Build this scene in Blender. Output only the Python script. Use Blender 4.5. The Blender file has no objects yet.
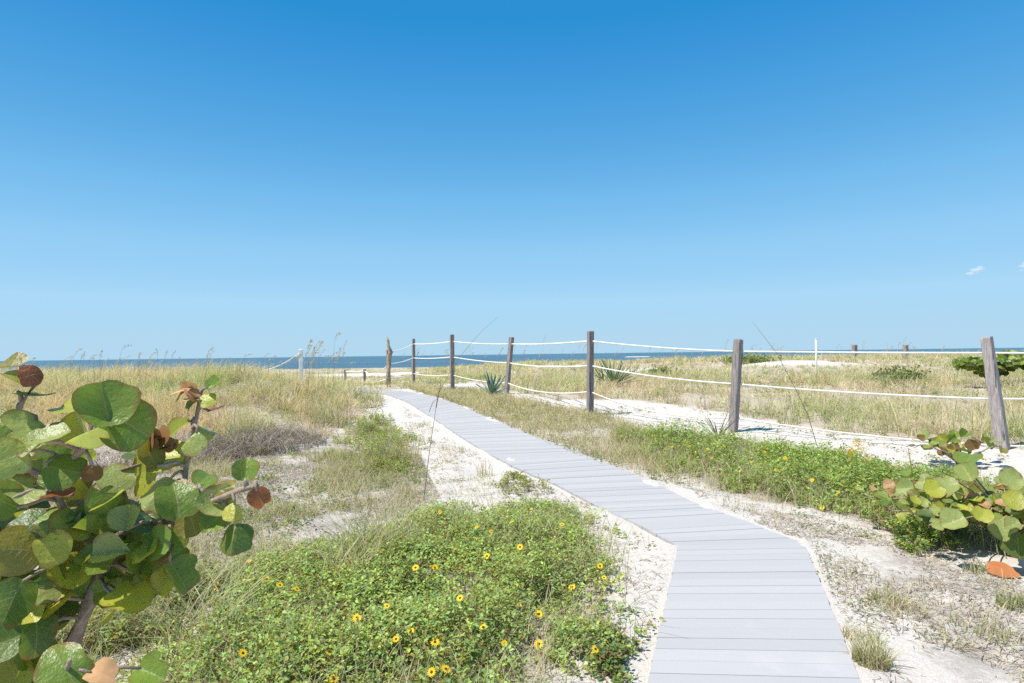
import bpy, math, random
import numpy as np
from mathutils import Vector

R = random.Random(7)
rng = np.random.default_rng(11)
scene = bpy.context.scene
COL = scene.collection
rad = math.radians

# ------------------------------------------------------------------ camera geometry
W, H, F = 1024.0, 683.0, 600.0
EYE = np.array([0.0, 0.0, 1.5])
PITCH, ROLL = rad(1.22), rad(0.75)
fwd = np.array([0, math.cos(PITCH), math.sin(PITCH)])
right0 = np.array([1.0, 0, 0])
up0 = np.array([0, -math.sin(PITCH), math.cos(PITCH)])
right = right0 * math.cos(ROLL) - up0 * math.sin(ROLL)
up = up0 * math.cos(ROLL) + right0 * math.sin(ROLL)


def ray(px, py):
    return fwd + (px - W / 2) / F * right - (py - H / 2) / F * up


def at(px, py, Y):
    d = ray(px, py)
    return EYE + d * (Y / d[1])


def proj(x, y, z):
    v = np.stack([np.asarray(x) - EYE[0], np.asarray(y) - EYE[1], np.asarray(z) - EYE[2]], -1)
    w = np.maximum(v @ fwd, 1e-3)
    return W / 2 + F * (v @ right) / w, H / 2 - F * (v @ up) / w


# ------------------------------------------------------------------ noise and terrain
_tab = rng.random((256, 256))


def vnoise(x, y):
    x = np.asarray(x, float); y = np.asarray(y, float)
    xi = np.floor(x).astype(int); yi = np.floor(y).astype(int)
    fx = x - xi; fy = y - yi
    fx = fx * fx * (3 - 2 * fx); fy = fy * fy * (3 - 2 * fy)
    a = _tab[xi & 255, yi & 255]; b = _tab[(xi + 1) & 255, yi & 255]
    c = _tab[xi & 255, (yi + 1) & 255]; d = _tab[(xi + 1) & 255, (yi + 1) & 255]
    return (a * (1 - fx) + b * fx) * (1 - fy) + (c * (1 - fx) + d * fx) * fy


def fbm(x, y, s=1.0, o=3):
    t = 0; a = .5; k = 1 / s
    for i in range(o):
        t = t + a * vnoise(x * k + 17.3 * i, y * k + 5.1 * i); a *= .5; k *= 2.1
    return t / (1 - .5 ** o)


def ss(a, b, t):
    u = np.clip((t - a) / (b - a), 0, 1)
    return u * u * (3 - 2 * u)


def gz0(x, y):
    x = np.asarray(x, float); y = np.asarray(y, float)
    z = .42 * ss(7, 17, y)
    xb = np.interp(y, [6, 8, 11, 14.4, 18, 24], [-1.2, -1.8, -3.0, -4.3, -6.4, -8.5])
    z = z + .37 * ss(8.0, 15, y) * ss(0, 2.2, xb - x) * (1 - ss(22, 40, y))
    q = x / np.maximum(y, 1.0)
    t = y - 34 * ss(-.22, -.02, q)
    z = z + .22 * ss(28, 46, y) * ss(-.06, .04, q) * (1 - ss(.2, .42, q))
    z = z - .50 * ss(21, 36, t) - .25 * ss(36, 62, t) - 1.12 * ss(60, 108, t) - 1.4 * ss(148, 176, y)
    z = z + .42 * ss(24, 45, y) * ss(.16, .42, q)
    for (cx, cy, rx, ry, h) in ((-6.2, 16.0, 1.8, 2.4, .24), (16.4, 34, 3.0, 2.2, .34), (7.5, 33, 2.2, 2.0, .12), (3.6, 41, 2.2, 2.0, .12)):
        z = z + h * np.exp(-((x - cx) / rx) ** 2 - ((y - cy) / ry) ** 2)
    return z


def hit0(px, py, f=None, off=0.0):
    d = ray(px, py); t = .3
    f = f or gz0
    while t < 400:
        p = EYE + d * t
        if p[2] <= float(f(p[0], p[1])) + off:
            a, b = t - max(.02, t * .01), t
            for _ in range(24):
                m = (a + b) / 2; p = EYE + d * m
                if p[2] <= float(f(p[0], p[1])) + off: b = m
                else: a = m
            return EYE + d * b
        t += max(.02, t * .01)
    return EYE + d * 400


# path edges on the ground (matched left / right points)
PZ = .03
Lpx = [(556, 484), (513.5, 466), (478, 447), (438, 421), (408, 402), (385, 393.5)]
Rpx = [(650, 480), (600, 460), (559, 445), (489, 417.8), (436, 396.9), (404, 390.9)]
def _h(*p): return np.array(hit0(*p, off=PZ)[:2])
_a, _b, _c, _d = _h(649.0, 674.6), _h(678, 546), _h(861, 680), _h(805, 543.5)
PL = [_b + (_a - _b) * 2.3, _a, _b, _h(664, 538), _h(641, 525.5), _h(600, 507)]
PR = [_d + (_c - _d) * 2.3, _c, _d, _h(776, 533), _h(741, 519), _h(695, 503)]
PL, PR = [tuple(p) for p in PL], [tuple(p) for p in PR]
for p in Lpx: PL.append(tuple(hit0(*p, off=PZ)[:2]))
_R = [tuple(hit0(*p, off=PZ)[:2]) for p in Rpx]
PR += _R
PL.append((PL[-1][0] - 2.6, PL[-1][1] + 1.7)); PR.append((PR[-1][0] - 2.6, PR[-1][1] + 2.2))
PL = np.array(PL); PR = np.array(PR)
PC = (PL + PR) / 2


def pathdist(x, y):
    x = np.asarray(x, float); y = np.asarray(y, float)
    best = np.full(x.shape, 1e9)
    for i in range(len(PC) - 1):
        a, b = PC[i], PC[i + 1]; ab = b - a
        t = np.clip(((x - a[0]) * ab[0] + (y - a[1]) * ab[1]) / (ab @ ab), 0, 1)
        best = np.minimum(best, np.hypot(x - a[0] - t * ab[0], y - a[1] - t * ab[1]))
    return best


def gz(x, y):
    x = np.asarray(x, float); y = np.asarray(y, float)
    d = pathdist(x, y)
    n = (fbm(x, y, 1.3, 3) - .5) * .14 + (fbm(x + 40, y, .28, 2) - .5) * .04 - np.clip(vnoise(x / .21 + 9, y / .21) - .62, 0, 1) * .09
    drift = np.clip(fbm(x + 13, y + 57, .55, 3) - .5, 0, 1) * .2 * ss(.36, .46, d) * (1 - ss(.5, .75, d))
    return gz0(x, y) + drift + n * (.12 + .88 * ss(.55, 1.3, d)) * (1 - ss(60, 130, y) * .8)


def hit(px, py, off=0.0):
    return hit0(px, py, gz, off)


# ------------------------------------------------------------------ zones (outlines on the ground)
def inpoly(px, py, poly):
    c = np.zeros(np.shape(px), bool); n = len(poly)
    for i in range(n):
        x1, y1 = poly[i]; x2, y2 = poly[(i + 1) % n]
        if y1 == y2: continue
        k = ((y1 > py) != (y2 > py)) & (px < (x2 - x1) * (py - y1) / (y2 - y1) + x1)
        c ^= k
    return c


def edgedist(x, y, poly):
    best = np.full(np.shape(x), 1e9); n = len(poly)
    for i in range(n):
        a = np.array(poly[i]); b = np.array(poly[(i + 1) % n]); ab = b - a
        t = np.clip(((x - a[0]) * ab[0] + (y - a[1]) * ab[1]) / max(ab @ ab, 1e-9), 0, 1)
        best = np.minimum(best, np.hypot(x - a[0] - t * ab[0], y - a[1] - t * ab[1]))
    return best


def world(poly): return [tuple(hit0(*p)[:2]) for p in poly]


Z_PATCH = world([(438, 386.5), (470, 381.5), (490, 384.5), (487, 389.5), (440, 390.5)])
Z_TRACK = world([(553, 401), (600, 401.5), (690, 409), (760, 422), (860, 437), (985, 449), (1300, 470),
                 (1300, 520), (980, 480), (870, 468), (800, 453), (745, 445), (700, 438), (640, 425), (590, 412), (560, 407)])
Z_STRIP = world([(604, 424), (650, 430), (700, 439), (745, 445), (800, 453), (870, 468), (960, 482), (1300, 525), (1300, 625),
                 (1000, 562), (950, 553), (900, 540), (830, 521), (760, 503), (700, 488), (650, 473), (612, 455)])
Z_BROWN = world([(405, 387), (450, 390), (488, 391), (505, 396), (530, 401), (555, 407), (590, 412), (640, 426), (690, 488), (640, 478), (600, 464), (560, 450), (520, 438), (470, 414), (425, 398)])
Z_FIELD = world([(345, 391.5), (375, 390.5), (405, 389.5), (430, 389), (445, 386), (470, 384), (520, 393.5), (548, 402), (600, 400.5), (690, 408), (760, 421), (860, 436), (985, 448), (1300, 469), (2600, 600), (2600, 330)]) + [(160, 172), (-170, 172), (-40, 50), (-11, 26)]
Z_DUNE = world([(-700, 500), (0, 466), (120, 458), (190, 450), (250, 455), (330, 444), (365, 420), (383, 408), (382, 400), (362, 394)]) + [(-6.6, 21), (-9, 30), (-40, 30)]
Z_MOUND = world([(95, 720), (150, 650), (180, 606), (215, 578), (258, 558), (310, 545), (360, 528), (430, 513), (500, 503), (556, 505), (604, 528),
                 (634, 562), (650, 600), (652, 640), (625, 660), (600, 655), (582, 690), (570, 790), (95, 790)])
Z_MID = world([(318, 444), (335, 425), (372, 414), (402, 420), (424, 440), (432, 462), (405, 480), (350, 480), (320, 468)])
Z_LOWL = world([(-300, 760), (-100, 620), (60, 600), (170, 578), (235, 568), (262, 566), (205, 606), (150, 650), (95, 720)])
Z_LEFT = world([(-300, 640), (0, 475), (190, 456), (330, 446), (420, 452), (440, 500), (420, 520), (330, 540), (250, 570), (60, 600)])
Z_RIGHT = world([(690, 485), (830, 522), (1000, 566), (1400, 650), (1400, 1200), (900, 900), (870, 690), (810, 545), (700, 500)])

Z_EDGE = world([(400, 404), (440, 430), (480, 455), (520, 476), (560, 492), (604, 512), (640, 532), (672, 552), (655, 640), (640, 700), (575, 700), (592, 650), (640, 638), (630, 595), (612, 560), (585, 528), (545, 510), (440, 505), (430, 455), (405, 425)])

# ------------------------------------------------------------------ object helpers
def link(o):
    COL.objects.link(o); return o


def tag(o, label=None, cat=None, group=None, kind=None):
    if label: o['label'] = label
    if cat: o['category'] = cat
    if group: o['group'] = group
    if kind: o['kind'] = kind
    return o


def empty(name, loc, label, cat, group=None):
    o = link(bpy.data.objects.new(name, None)); o.location = [float(v) for v in loc]
    o.empty_display_size = .1
    return tag(o, label, cat, group)


def npmesh(name, V, loops, starts, mat, tint=None, uv=None, smooth=False):
    me = bpy.data.meshes.new(name)
    V = np.ascontiguousarray(V, np.float32)
    me.vertices.add(len(V)); me.vertices.foreach_set('co', V.ravel())
    me.loops.add(len(loops)); me.loops.foreach_set('vertex_index', np.ascontiguousarray(loops, np.int32))
    me.polygons.add(len(starts)); me.polygons.foreach_set('loop_start', np.ascontiguousarray(starts, np.int32))
    me.polygons.foreach_set('use_smooth', np.full(len(starts), bool(smooth)))
    if tint is not None:
        at_ = me.color_attributes.new('tint', 'FLOAT_COLOR', 'POINT')
        c = np.ones((len(V), 4), np.float32); c[:, :tint.shape[1]] = tint
        at_.data.foreach_set('color', c.ravel())
    if uv is not None:
        l = me.uv_layers.new(name='UVMap')
        l.data.foreach_set('uv', np.ascontiguousarray(uv[loops], np.float32).ravel())
    me.update(calc_edges=True); me.validate()
    me.materials.append(mat)
    return me


def addobj(name, me, parent=None, loc=None):
    o = link(bpy.data.objects.new(name, me))
    if parent is not None: o.parent = parent
    if loc is not None: o.location = [float(v) for v in loc]
    return o


def scatter(name, tv, tf, M, T, tint, mat, parent=None, uv=None, origin=(0, 0, 0), smooth=False):
    """one mesh of many small pieces: template verts/faces under n frames M (n,3,3) and places T (n,3)"""
    tv = np.asarray(tv, float); n = len(T); k = len(tv)
    V = (np.einsum('nij,kj->nki', M, tv) + T[:, None, :]).reshape(-1, 3) - np.array(origin)
    fl = [i for f in tf for i in f]; fs = np.cumsum([0] + [len(f) for f in tf])[:-1]
    loops = (np.arange(n)[:, None] * k + np.array(fl)[None]).ravel()
    starts = (np.arange(n)[:, None] * len(fl) + fs[None]).ravel()
    tt = np.repeat(tint, k, 0)
    u = None if uv is None else np.tile(np.asarray(uv), (n, 1))
    return addobj(name, npmesh(name, V, loops, starts, mat, tt, u, smooth), parent)


def frames(nrm, along):
    nrm = nrm / np.linalg.norm(nrm, axis=1, keepdims=True)
    a = along - (along * nrm).sum(1, keepdims=True) * nrm
    a /= np.maximum(np.linalg.norm(a, axis=1, keepdims=True), 1e-6)
    x = np.cross(a, nrm)
    return np.stack([x, a, nrm], -1)


def blades(name, P, h, lean, w, col, mat, segs=3, parent=None, origin=(0, 0, 0), head=None, droop=0.25, tipcol=None):
    n = len(P)
    th = rng.uniform(0, 2 * np.pi, n) if head is None else head
    d = np.stack([np.cos(th), np.sin(th), np.zeros(n)], -1)
    tw = th + np.pi / 2 + rng.normal(0, .7, n)
    s = np.stack([np.cos(tw), np.sin(tw), np.zeros(n)], -1)
    k = 2 * segs + 1
    V = np.zeros((n, k, 3)); C = np.zeros((n, k, 3))
    for i in range(segs + 1):
        t = i / segs
        c = P + d * (lean * h * t ** 1.8)[:, None]
        c[:, 2] += h * (t - droop * lean * t ** 2.4)
        ww = (w * (1 - .55 * t) * .5)[:, None] * s
        cc = col if tipcol is None else col * (1 - t) + tipcol * t
        if i < segs:
            V[:, 2 * i] = c - ww; V[:, 2 * i + 1] = c + ww; C[:, 2 * i] = cc; C[:, 2 * i + 1] = cc
        else:
            V[:, 2 * i] = c; C[:, 2 * i] = cc
    fl, fs, q = [], [], 0
    for i in range(segs - 1):
        fl += [2 * i, 2 * i + 1, 2 * i + 3, 2 * i + 2]; fs.append(q); q += 4
    fl += [2 * segs - 2, 2 * segs - 1, 2 * segs]; fs.append(q); q += 3
    loops = (np.arange(n)[:, None] * k + np.array(fl)[None]).ravel()
    starts = (np.arange(n)[:, None] * q + np.array(fs)[None]).ravel()
    return addobj(name, npmesh(name, V.reshape(-1, 3) - np.array(origin), loops, starts, mat, C.reshape(-1, 3)), parent)


def tube_data(pts, radii, sides=8, jit=0.0):
    pts = [np.array(p, float) for p in pts]; V = []; Fc = []
    ref = np.array([0.3, .1, 1.0])
    for i, p in enumerate(pts):
        t = pts[min(i + 1, len(pts) - 1)] - pts[max(i - 1, 0)]; t /= np.linalg.norm(t) + 1e-9
        a = np.cross(t, ref if abs(t[2]) < .93 else np.array([1., 0, 0])); a /= np.linalg.norm(a) + 1e-9
        b = np.cross(t, a)
        for k in range(sides):
            q = 2 * math.pi * k / sides; r = radii[i] * (1 + jit * (R.random() - .5))
            V.append(p + r * (math.cos(q) * a + math.sin(q) * b))
    for i in range(len(pts) - 1):
        for k in range(sides):
            k2 = (k + 1) % sides
            Fc.append((i * sides + k, i * sides + k2, (i + 1) * sides + k2, (i + 1) * sides + k))
    Fc.append(tuple(range(sides))[::-1]); Fc.append(tuple((len(pts) - 1) * sides + k for k in range(sides)))
    return V, Fc


class MB:
    def __init__(s): s.V = []; s.F = []
    def add(s, V, Fc):
        o = len(s.V); s.V += [tuple(map(float, v)) for v in V]; s.F += [tuple(i + o for i in f) for f in Fc]
    def tube(s, pts, radii, sides=8, jit=0.0): s.add(*tube_data(pts, radii, sides, jit))
    def build(s, name, mat, parent=None, origin=(0, 0, 0), smooth=True, tint=None):
        V = np.array(s.V) - np.array(origin)
        loops = np.array([i for f in s.F for i in f]); starts = np.cumsum([0] + [len(f) for f in s.F])[:-1]
        tt = None if tint is None else np.tile(np.array(tint, float), (len(V), 1))
        return addobj(name, npmesh(name, V, loops, starts, mat, tt, None, smooth), parent)


# ------------------------------------------------------------------ materials
def newmat(name):
    m = bpy.data.materials.new(name); m.use_nodes = True
    nt = m.node_tree; nt.nodes.clear()
    return m, nt, nt.nodes.new, nt.links.new


def ramp(nt, fac, stops):
    n = nt.nodes.new('ShaderNodeValToRGB'); e = n.color_ramp.elements
    while len(e) < len(stops): e.new(.5)
    for el, (p, c) in zip(e, stops): el.position = p; el.color = (*c, 1)
    nt.links.new(fac, n.inputs[0]); return n.outputs[0]


def noise(nt, vec, scale, detail=4, rough=.6):
    n = nt.nodes.new('ShaderNodeTexNoise'); n.inputs['Scale'].default_value = scale
    n.inputs['Detail'].default_value = detail; n.inputs['Roughness'].default_value = rough
    nt.links.new(vec, n.inputs['Vector']); return n.outputs['Fac']


def mixc(nt, fac, a, b, mode='MIX'):
    n = nt.nodes.new('ShaderNodeMix'); n.data_type = 'RGBA'; n.blend_type = mode
    for s, v in ((n.inputs[0], fac), (n.inputs[6], a), (n.inputs[7], b)):
        if isinstance(v, (int, float)): s.default_value = v
        elif isinstance(v, tuple): s.default_value = (*v, 1)
        else: nt.links.new(v, s)
    return n.outputs[2]


def math_(nt, op, a, b=0.0, clamp=False):
    n = nt.nodes.new('ShaderNodeMath'); n.operation = op; n.use_clamp = clamp
    for s, v in ((n.inputs[0], a), (n.inputs[1], b)):
        if isinstance(v, (int, float)): s.default_value = v
        else: nt.links.new(v, s)
    return n.outputs[0]


def bump(nt, h, strength, dist):
    b = nt.nodes.new('ShaderNodeBump'); b.inputs['Strength'].default_value = strength; b.inputs['Distance'].default_value = dist
    nt.links.new(h, b.inputs['Height']); return b.outputs[0]


def out(nt, shader, sock='Surface'):
    o = nt.nodes.new('ShaderNodeOutputMaterial'); nt.links.new(shader, o.inputs[sock])


def principled(nt, col, rough=.7, spec=.3, normal=None):
    p = nt.nodes.new('ShaderNodeBsdfPrincipled')
    if isinstance(col, tuple): p.inputs['Base Color'].default_value = (*col, 1)
    else: nt.links.new(col, p.inputs['Base Color'])
    if isinstance(rough, (int, float)): p.inputs['Roughness'].default_value = rough
    else: nt.links.new(rough, p.inputs['Roughness'])
    p.inputs['Specular IOR Level'].default_value = spec
    if normal is not None: nt.links.new(normal, p.inputs['Normal'])
    return p.outputs[0]


def leafmat(name, trans=.35, rough=.6, spec=.25, tsat=1.0, mott=.25, veins=False):
    m, nt, N, L = newmat(name)
    a = N('ShaderNodeAttribute'); a.attribute_name = 'tint'
    g = N('ShaderNodeNewGeometry'); tc = N('ShaderNodeTexCoord')
    c = a.outputs['Color']
    nz = noise(nt, g.outputs['Position'], 60 if not veins else 28, 3)
    dark = mixc(nt, 1.0, c, (.55, .58, .5), 'MULTIPLY')
    c = mixc(nt, math_(nt, 'MULTIPLY', nz, mott * 2, True), c, dark)
    if veins:
        uv = N('ShaderNodeSeparateXYZ'); L(tc.outputs['UV'], uv.inputs[0])
        au = math_(nt, 'ABSOLUTE', uv.outputs[0])
        mid = math_(nt, 'LESS_THAN', au, .028)
        s = math_(nt, 'FRACT', math_(nt, 'MULTIPLY', math_(nt, 'SUBTRACT', uv.outputs[1], math_(nt, 'MULTIPLY', au, .55)), 3.6))
        sv = math_(nt, 'LESS_THAN', math_(nt, 'ABSOLUTE', math_(nt, 'SUBTRACT', s, .5)), .045)
        vm = math_(nt, 'MAXIMUM', mid, math_(nt, 'MULTIPLY', sv, .55))
        vc = mixc(nt, .55, c, (.42, .40, .20))
        c = mixc(nt, math_(nt, 'MULTIPLY', vm, .7), c, vc)
        sp = noise(nt, g.outputs['Position'], 95, 2, .5)
        spm = math_(nt, 'GREATER_THAN', sp, .70)
        c = mixc(nt, math_(nt, 'MULTIPLY', spm, .7), c, (.16, .09, .03))
        big = noise(nt, g.outputs['Position'], 14, 3, .6)
        bm = math_(nt, 'MULTIPLY', math_(nt, 'SUBTRACT', big, .52), 3.0, True)
        c = mixc(nt, math_(nt, 'MULTIPLY', bm, .45), c, (.36, .30, .06))
    if veins:
        r2 = math_(nt, 'SQRT', math_(nt, 'ADD', math_(nt, 'MULTIPLY', uv.outputs[0], uv.outputs[0]), math_(nt, 'MULTIPLY', uv.outputs[1], uv.outputs[1])))
        en = math_(nt, 'ADD', r2, math_(nt, 'MULTIPLY', math_(nt, 'SUBTRACT', noise(nt, g.outputs['Position'], 22, 4, .65), .5), .9))
        em = math_(nt, 'MULTIPLY', math_(nt, 'SUBTRACT', en, .86), 4.5, True)
        c = mixc(nt, math_(nt, 'MULTIPLY', em, .75), c, (.27, .115, .05))
        hv = math_(nt, 'ADD', math_(nt, 'MULTIPLY', vm, -.6), noise(nt, g.outputs['Position'], 90, 3))
        nrm = bump(nt, hv, .5, .006)
    else: nrm = None
    p = principled(nt, c, rough, spec, nrm)
    t = N('ShaderNodeBsdfTranslucent')
    tcx = mixc(nt, 1.0, c, (1.25, 1.2, .55) if tsat else (1, 1, 1), 'MULTIPLY')
    L(tcx, t.inputs['Color'])
    mx = N('ShaderNodeMixShader'); mx.inputs[0].default_value = trans
    L(p, mx.inputs[1]); L(t.outputs[0], mx.inputs[2]); out(nt, mx.outputs[0]); return m


def simplemat(name, col, rough=.7, spec=.3, nscale=None, namp=.3, bscale=None, bstr=.3, stretch=None):
    m, nt, N, L = newmat(name)
    tc = N('ShaderNodeTexCoord'); v = tc.outputs['Object']
    if stretch:
        mp = N('ShaderNodeMapping'); mp.inputs['Scale'].default_value = stretch; L(v, mp.inputs[0]); v = mp.outputs[0]
    c = col
    if nscale:
        f = noise(nt, v, nscale, 5, .65)
        lo = tuple(x * (1 - namp) for x in col); hi = tuple(min(1, x * (1 + namp)) for x in col)
        c = ramp(nt, f, [(.3, lo), (.7, hi)])
    nrm = bump(nt, noise(nt, v, bscale, 4), bstr, .01) if bscale else None
    out(nt, principled(nt, c, rough, spec, nrm)); return m


M_GRASS = leafmat('grass_blade', trans=.42, rough=.65, spec=.2, mott=.1)
M_LEAF = leafmat('weed_leaf', trans=.46, rough=.6, spec=.2, mott=.3)
M_GRAPE = leafmat('sea_grape_leaf', trans=.40, rough=.36, spec=.45, mott=.25, veins=True)
M_DEAD = leafmat('dead_leaf', trans=.2, rough=.75, spec=.1, mott=.35)
M_PETAL = leafmat('yellow_petal', trans=.3, rough=.6, spec=.15, mott=.05)
M_DISC = simplemat('flower_disc', (.10, .035, .015), .9, .1, 200, .5)
M_BARK = simplemat('branch_bark', (.30, .235, .18), .85, .15, 40, .35, 90, .5)
M_TWIG = simplemat('dead_twig', (.33, .29, .27), .9, .1, 30, .4)
M_ROPE = simplemat('white_rope', (.80, .77, .72), .85, .1, 18, .12, 160, .5)
M_WHITE = simplemat('white_paint', (.80, .80, .79), .5, .3, 12, .06)
M_STALK = simplemat('dry_stalk', (.30, .22, .13), .85, .1, 40, .3)
M_SEED = leafmat('sea_oat_seed', trans=.3, rough=.8, spec=.05, mott=.2)
M_AGAVE = leafmat('agave_leaf', trans=.06, rough=.5, spec=.35, mott=.25)


def woodmat(name='weathered_post', lift=1.0):
    m, nt, N, L = newmat(name)
    tc = N('ShaderNodeTexCoord'); mp = N('ShaderNodeMapping'); mp.inputs['Scale'].default_value = (1, 1, .05)
    L(tc.outputs['Object'], mp.inputs[0])
    f = noise(nt, mp.outputs[0], 48, 6, .7); g = noise(nt, tc.outputs['Object'], 5, 3)
    c = ramp(nt, f, [(p, tuple(v * lift for v in k)) for p, k in ((.28, (.105, .088, .083)), (.5, (.22, .195, .19)), (.74, (.36, .33, .325)))])
    c = mixc(nt, math_(nt, 'MULTIPLY', g, .45), c, (.17, .135, .11))
    crack = math_(nt, 'LESS_THAN', noise(nt, mp.outputs[0], 22, 3, .5), .34)
    c = mixc(nt, math_(nt, 'MULTIPLY', crack, .75), c, (.05, .042, .04))
    out(nt, principled(nt, c, .85, .15, bump(nt, f, .6, .012))); return m


M_WOOD = woodmat('weathered_post', 1.3); M_WOOD_PALE = woodmat('pale_weathered_post', 1.85)


def plankmat():
    m, nt, N, L = newmat('grey_composite_plank')
    a = N('ShaderNodeAttribute'); a.attribute_name = 'tint'
    g = N('ShaderNodeNewGeometry')
    f = noise(nt, g.outputs['Position'], 90, 4, .7); d = noise(nt, g.outputs['Position'], 2.6, 4, .6)
    c = mixc(nt, math_(nt, 'MULTIPLY', f, .35), a.outputs['Color'], (.32, .31, .325))
    dm = math_(nt, 'MULTIPLY', math_(nt, 'SUBTRACT', d, .55), 2.2, True)
    c = mixc(nt, math_(nt, 'MULTIPLY', dm, .3), c, (.42, .39, .37))
    mpg = N('ShaderNodeMapping'); mpg.inputs['Scale'].default_value = (5, 70, 5); L(g.outputs['Position'], mpg.inputs[0])
    gr = noise(nt, mpg.outputs[0], 1.6, 5, .7)
    c = mixc(nt, math_(nt, 'MULTIPLY', math_(nt, 'SUBTRACT', gr, .5), 1.1, True), c, (.30, .29, .30))
    sd = math_(nt, 'MULTIPLY', math_(nt, 'SUBTRACT', noise(nt, g.outputs['Position'], 1.1, 6, .72), .60), 5.0, True)
    c = mixc(nt, math_(nt, 'MULTIPLY', sd, math_(nt, 'MULTIPLY', f, .9)), c, (.55, .50, .44))
    sp = math_(nt, 'GREATER_THAN', noise(nt, g.outputs['Position'], 60, 2, .5), .72)
    c = mixc(nt, math_(nt, 'MULTIPLY', sp, .35), c, (.30, .27, .25))
    out(nt, principled(nt, c, .8, .12, bump(nt, f, .2, .002))); return m


M_PLANK = plankmat()


def groundmat():
    m, nt, N, L = newmat('beach_sand')
    a = N('ShaderNodeAttribute'); a.attribute_name = 'tint'
    sep = N('ShaderNodeSeparateColor'); L(a.outputs['Color'], sep.inputs[0])
    g = N('ShaderNodeNewGeometry'); P = g.outputs['Position']
    fine = noise(nt, P, 140, 3, .7); med = noise(nt, P, 22, 5, .68); big = noise(nt, P, 3.2, 5, .62); huge = noise(nt, P, .55, 4, .6)
    sand = ramp(nt, fine, [(.25, (.42, .375, .33)), (.5, (.60, .55, .495)), (.8, (.72, .675, .62))])
    sand = mixc(nt, math_(nt, 'MULTIPLY', huge, .5), sand, (.55, .495, .43))
    lit = ramp(nt, med, [(.3, (.13, .105, .09)), (.5, (.30, .255, .215)), (.72, (.50, .45, .40))])
    fac = math_(nt, 'ADD', math_(nt, 'MULTIPLY', sep.outputs[0], 1.5), math_(nt, 'ADD', math_(nt, 'MULTIPLY', med, 1.5), math_(nt, 'SUBTRACT', math_(nt, 'MULTIPLY', big, 1.3), 2.15)))
    fac = math_(nt, 'MULTIPLY', fac, 1.9, True)
    c = mixc(nt, math_(nt, 'MULTIPLY', fac, .85), sand, lit)
    c = mixc(nt, math_(nt, 'MULTIPLY', sep.outputs[1], .85), c, mixc(nt, med, (.22, .18, .12), (.62, .52, .40)))
    hgt = math_(nt, 'ADD', math_(nt, 'MULTIPLY', med, .8), math_(nt, 'MULTIPLY', fine, .35))
    out(nt, principled(nt, c, .95, .1, bump(nt, hgt, .8, .03))); return m


M_SAND = groundmat()


def seamat():
    m, nt, N, L = newmat('sea_water')
    g = N('ShaderNodeNewGeometry')
    mp = N('ShaderNodeMapping'); mp.inputs['Scale'].default_value = (.35, 1, 1); L(g.outputs['Position'], mp.inputs[0])
    w = noise(nt, mp.outputs[0], .22, 5, .65); b = noise(nt, mp.outputs[0], .012, 3, .6)
    c = ramp(nt, b, [(.35, (.05, .10, .14)), (.65, (.075, .15, .18))])
    foam = math_(nt, 'MULTIPLY', math_(nt, 'SUBTRACT', noise(nt, mp.outputs[0], .09, 5, .7), .72), 6, True)
    c = mixc(nt, foam, c, (.6, .65, .66))
    out(nt, principled(nt, c, .35, .18, bump(nt, w, 1.0, 2.2))); return m


M_SEA = seamat()

# ------------------------------------------------------------------ ground sheet, sea, sandbar
def graded(lo, flo, fhi, hi, step, grow):
    mid = list(np.arange(flo, fhi, step)); a = []; s = step; v = flo
    while v > lo: s *= grow; v -= s; a.append(v)
    b = []; s = step; v = mid[-1]
    while v < hi: s *= grow; v += s; b.append(v)
    return np.array(a[::-1] + mid + b)


gxs = graded(-6000, -7.5, 9.0, 6000, .062, 1.09); gys = graded(-300, 1.4, 13.5, 190, .062, 1.055)
GX, GY = np.meshgrid(gxs, gys)
nx, ny = len(gxs), len(gys)
gxf, gyf = GX.ravel(), GY.ravel()
GZ = gz(gxf, gyf)
pd = pathdist(gxf, gyf)
cov = np.zeros(len(gxf)); grn = np.zeros(len(gxf))
for poly, c, g in ((Z_LEFT, .74, .04), (Z_RIGHT, .66, .03), (Z_DUNE, .75, .6), (Z_FIELD, .6, .9), (Z_BROWN, .6, .35), (Z_STRIP, .75, .5), (Z_MOUND, .85, .55), (Z_MID, .8, .5), (Z_LOWL, .8, .4), (Z_EDGE, .42, .03), (Z_TRACK, .0, 0)):
    k = inpoly(gxf, gyf, poly)
    e = ss(0, .25 + .012 * np.abs(gyf[k]), edgedist(gxf[k], gyf[k], poly))
    cov[k] = np.maximum(cov[k], c * e); grn[k] = np.maximum(grn[k], g * e)
k = inpoly(gxf, gyf, Z_PATCH); cov[k] = 0; grn[k] = 0
k = inpoly(gxf, gyf, Z_TRACK)
e = ss(0, .3, edgedist(gxf[k], gyf[k], Z_TRACK)); cov[k] *= (1 - e); grn[k] *= (1 - e)
for (cx, cy, rx, ry) in ((16.4, 34, 3.6, 2.4), (7.5, 33, 2.6, 1.9), (3.6, 41, 2.4, 1.6), (21.5, 34, 1.8, 1.0), (-13.5, 60, 7.5, 8), (-12, 9, 3, 1.2), (10.8, 26, 2.5, .8)):
    r = np.hypot((gxf - cx) / rx, (gyf - cy) / ry); q = 1 - ss(.75, 1.15, r); cov *= 1 - q; grn *= 1 - q
cov *= (.25 + .75 * ss(.62, .95, pd)); grn *= ss(.6, .9, pd)
far = ss(162, 170, gyf); cov *= 1 - far; grn *= 1 - far
i0 = (np.arange(ny - 1)[:, None] * nx + np.arange(nx - 1)[None]).ravel()
loops = np.stack([i0, i0 + 1, i0 + nx + 1, i0 + nx], -1).ravel()
me = npmesh('ground', np.stack([gxf, gyf, GZ], -1), loops, np.arange(len(i0)) * 4, M_SAND, np.stack([cov, grn, np.zeros_like(cov)], -1), None, True)
tag(addobj('ground', me), kind='structure')

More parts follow.
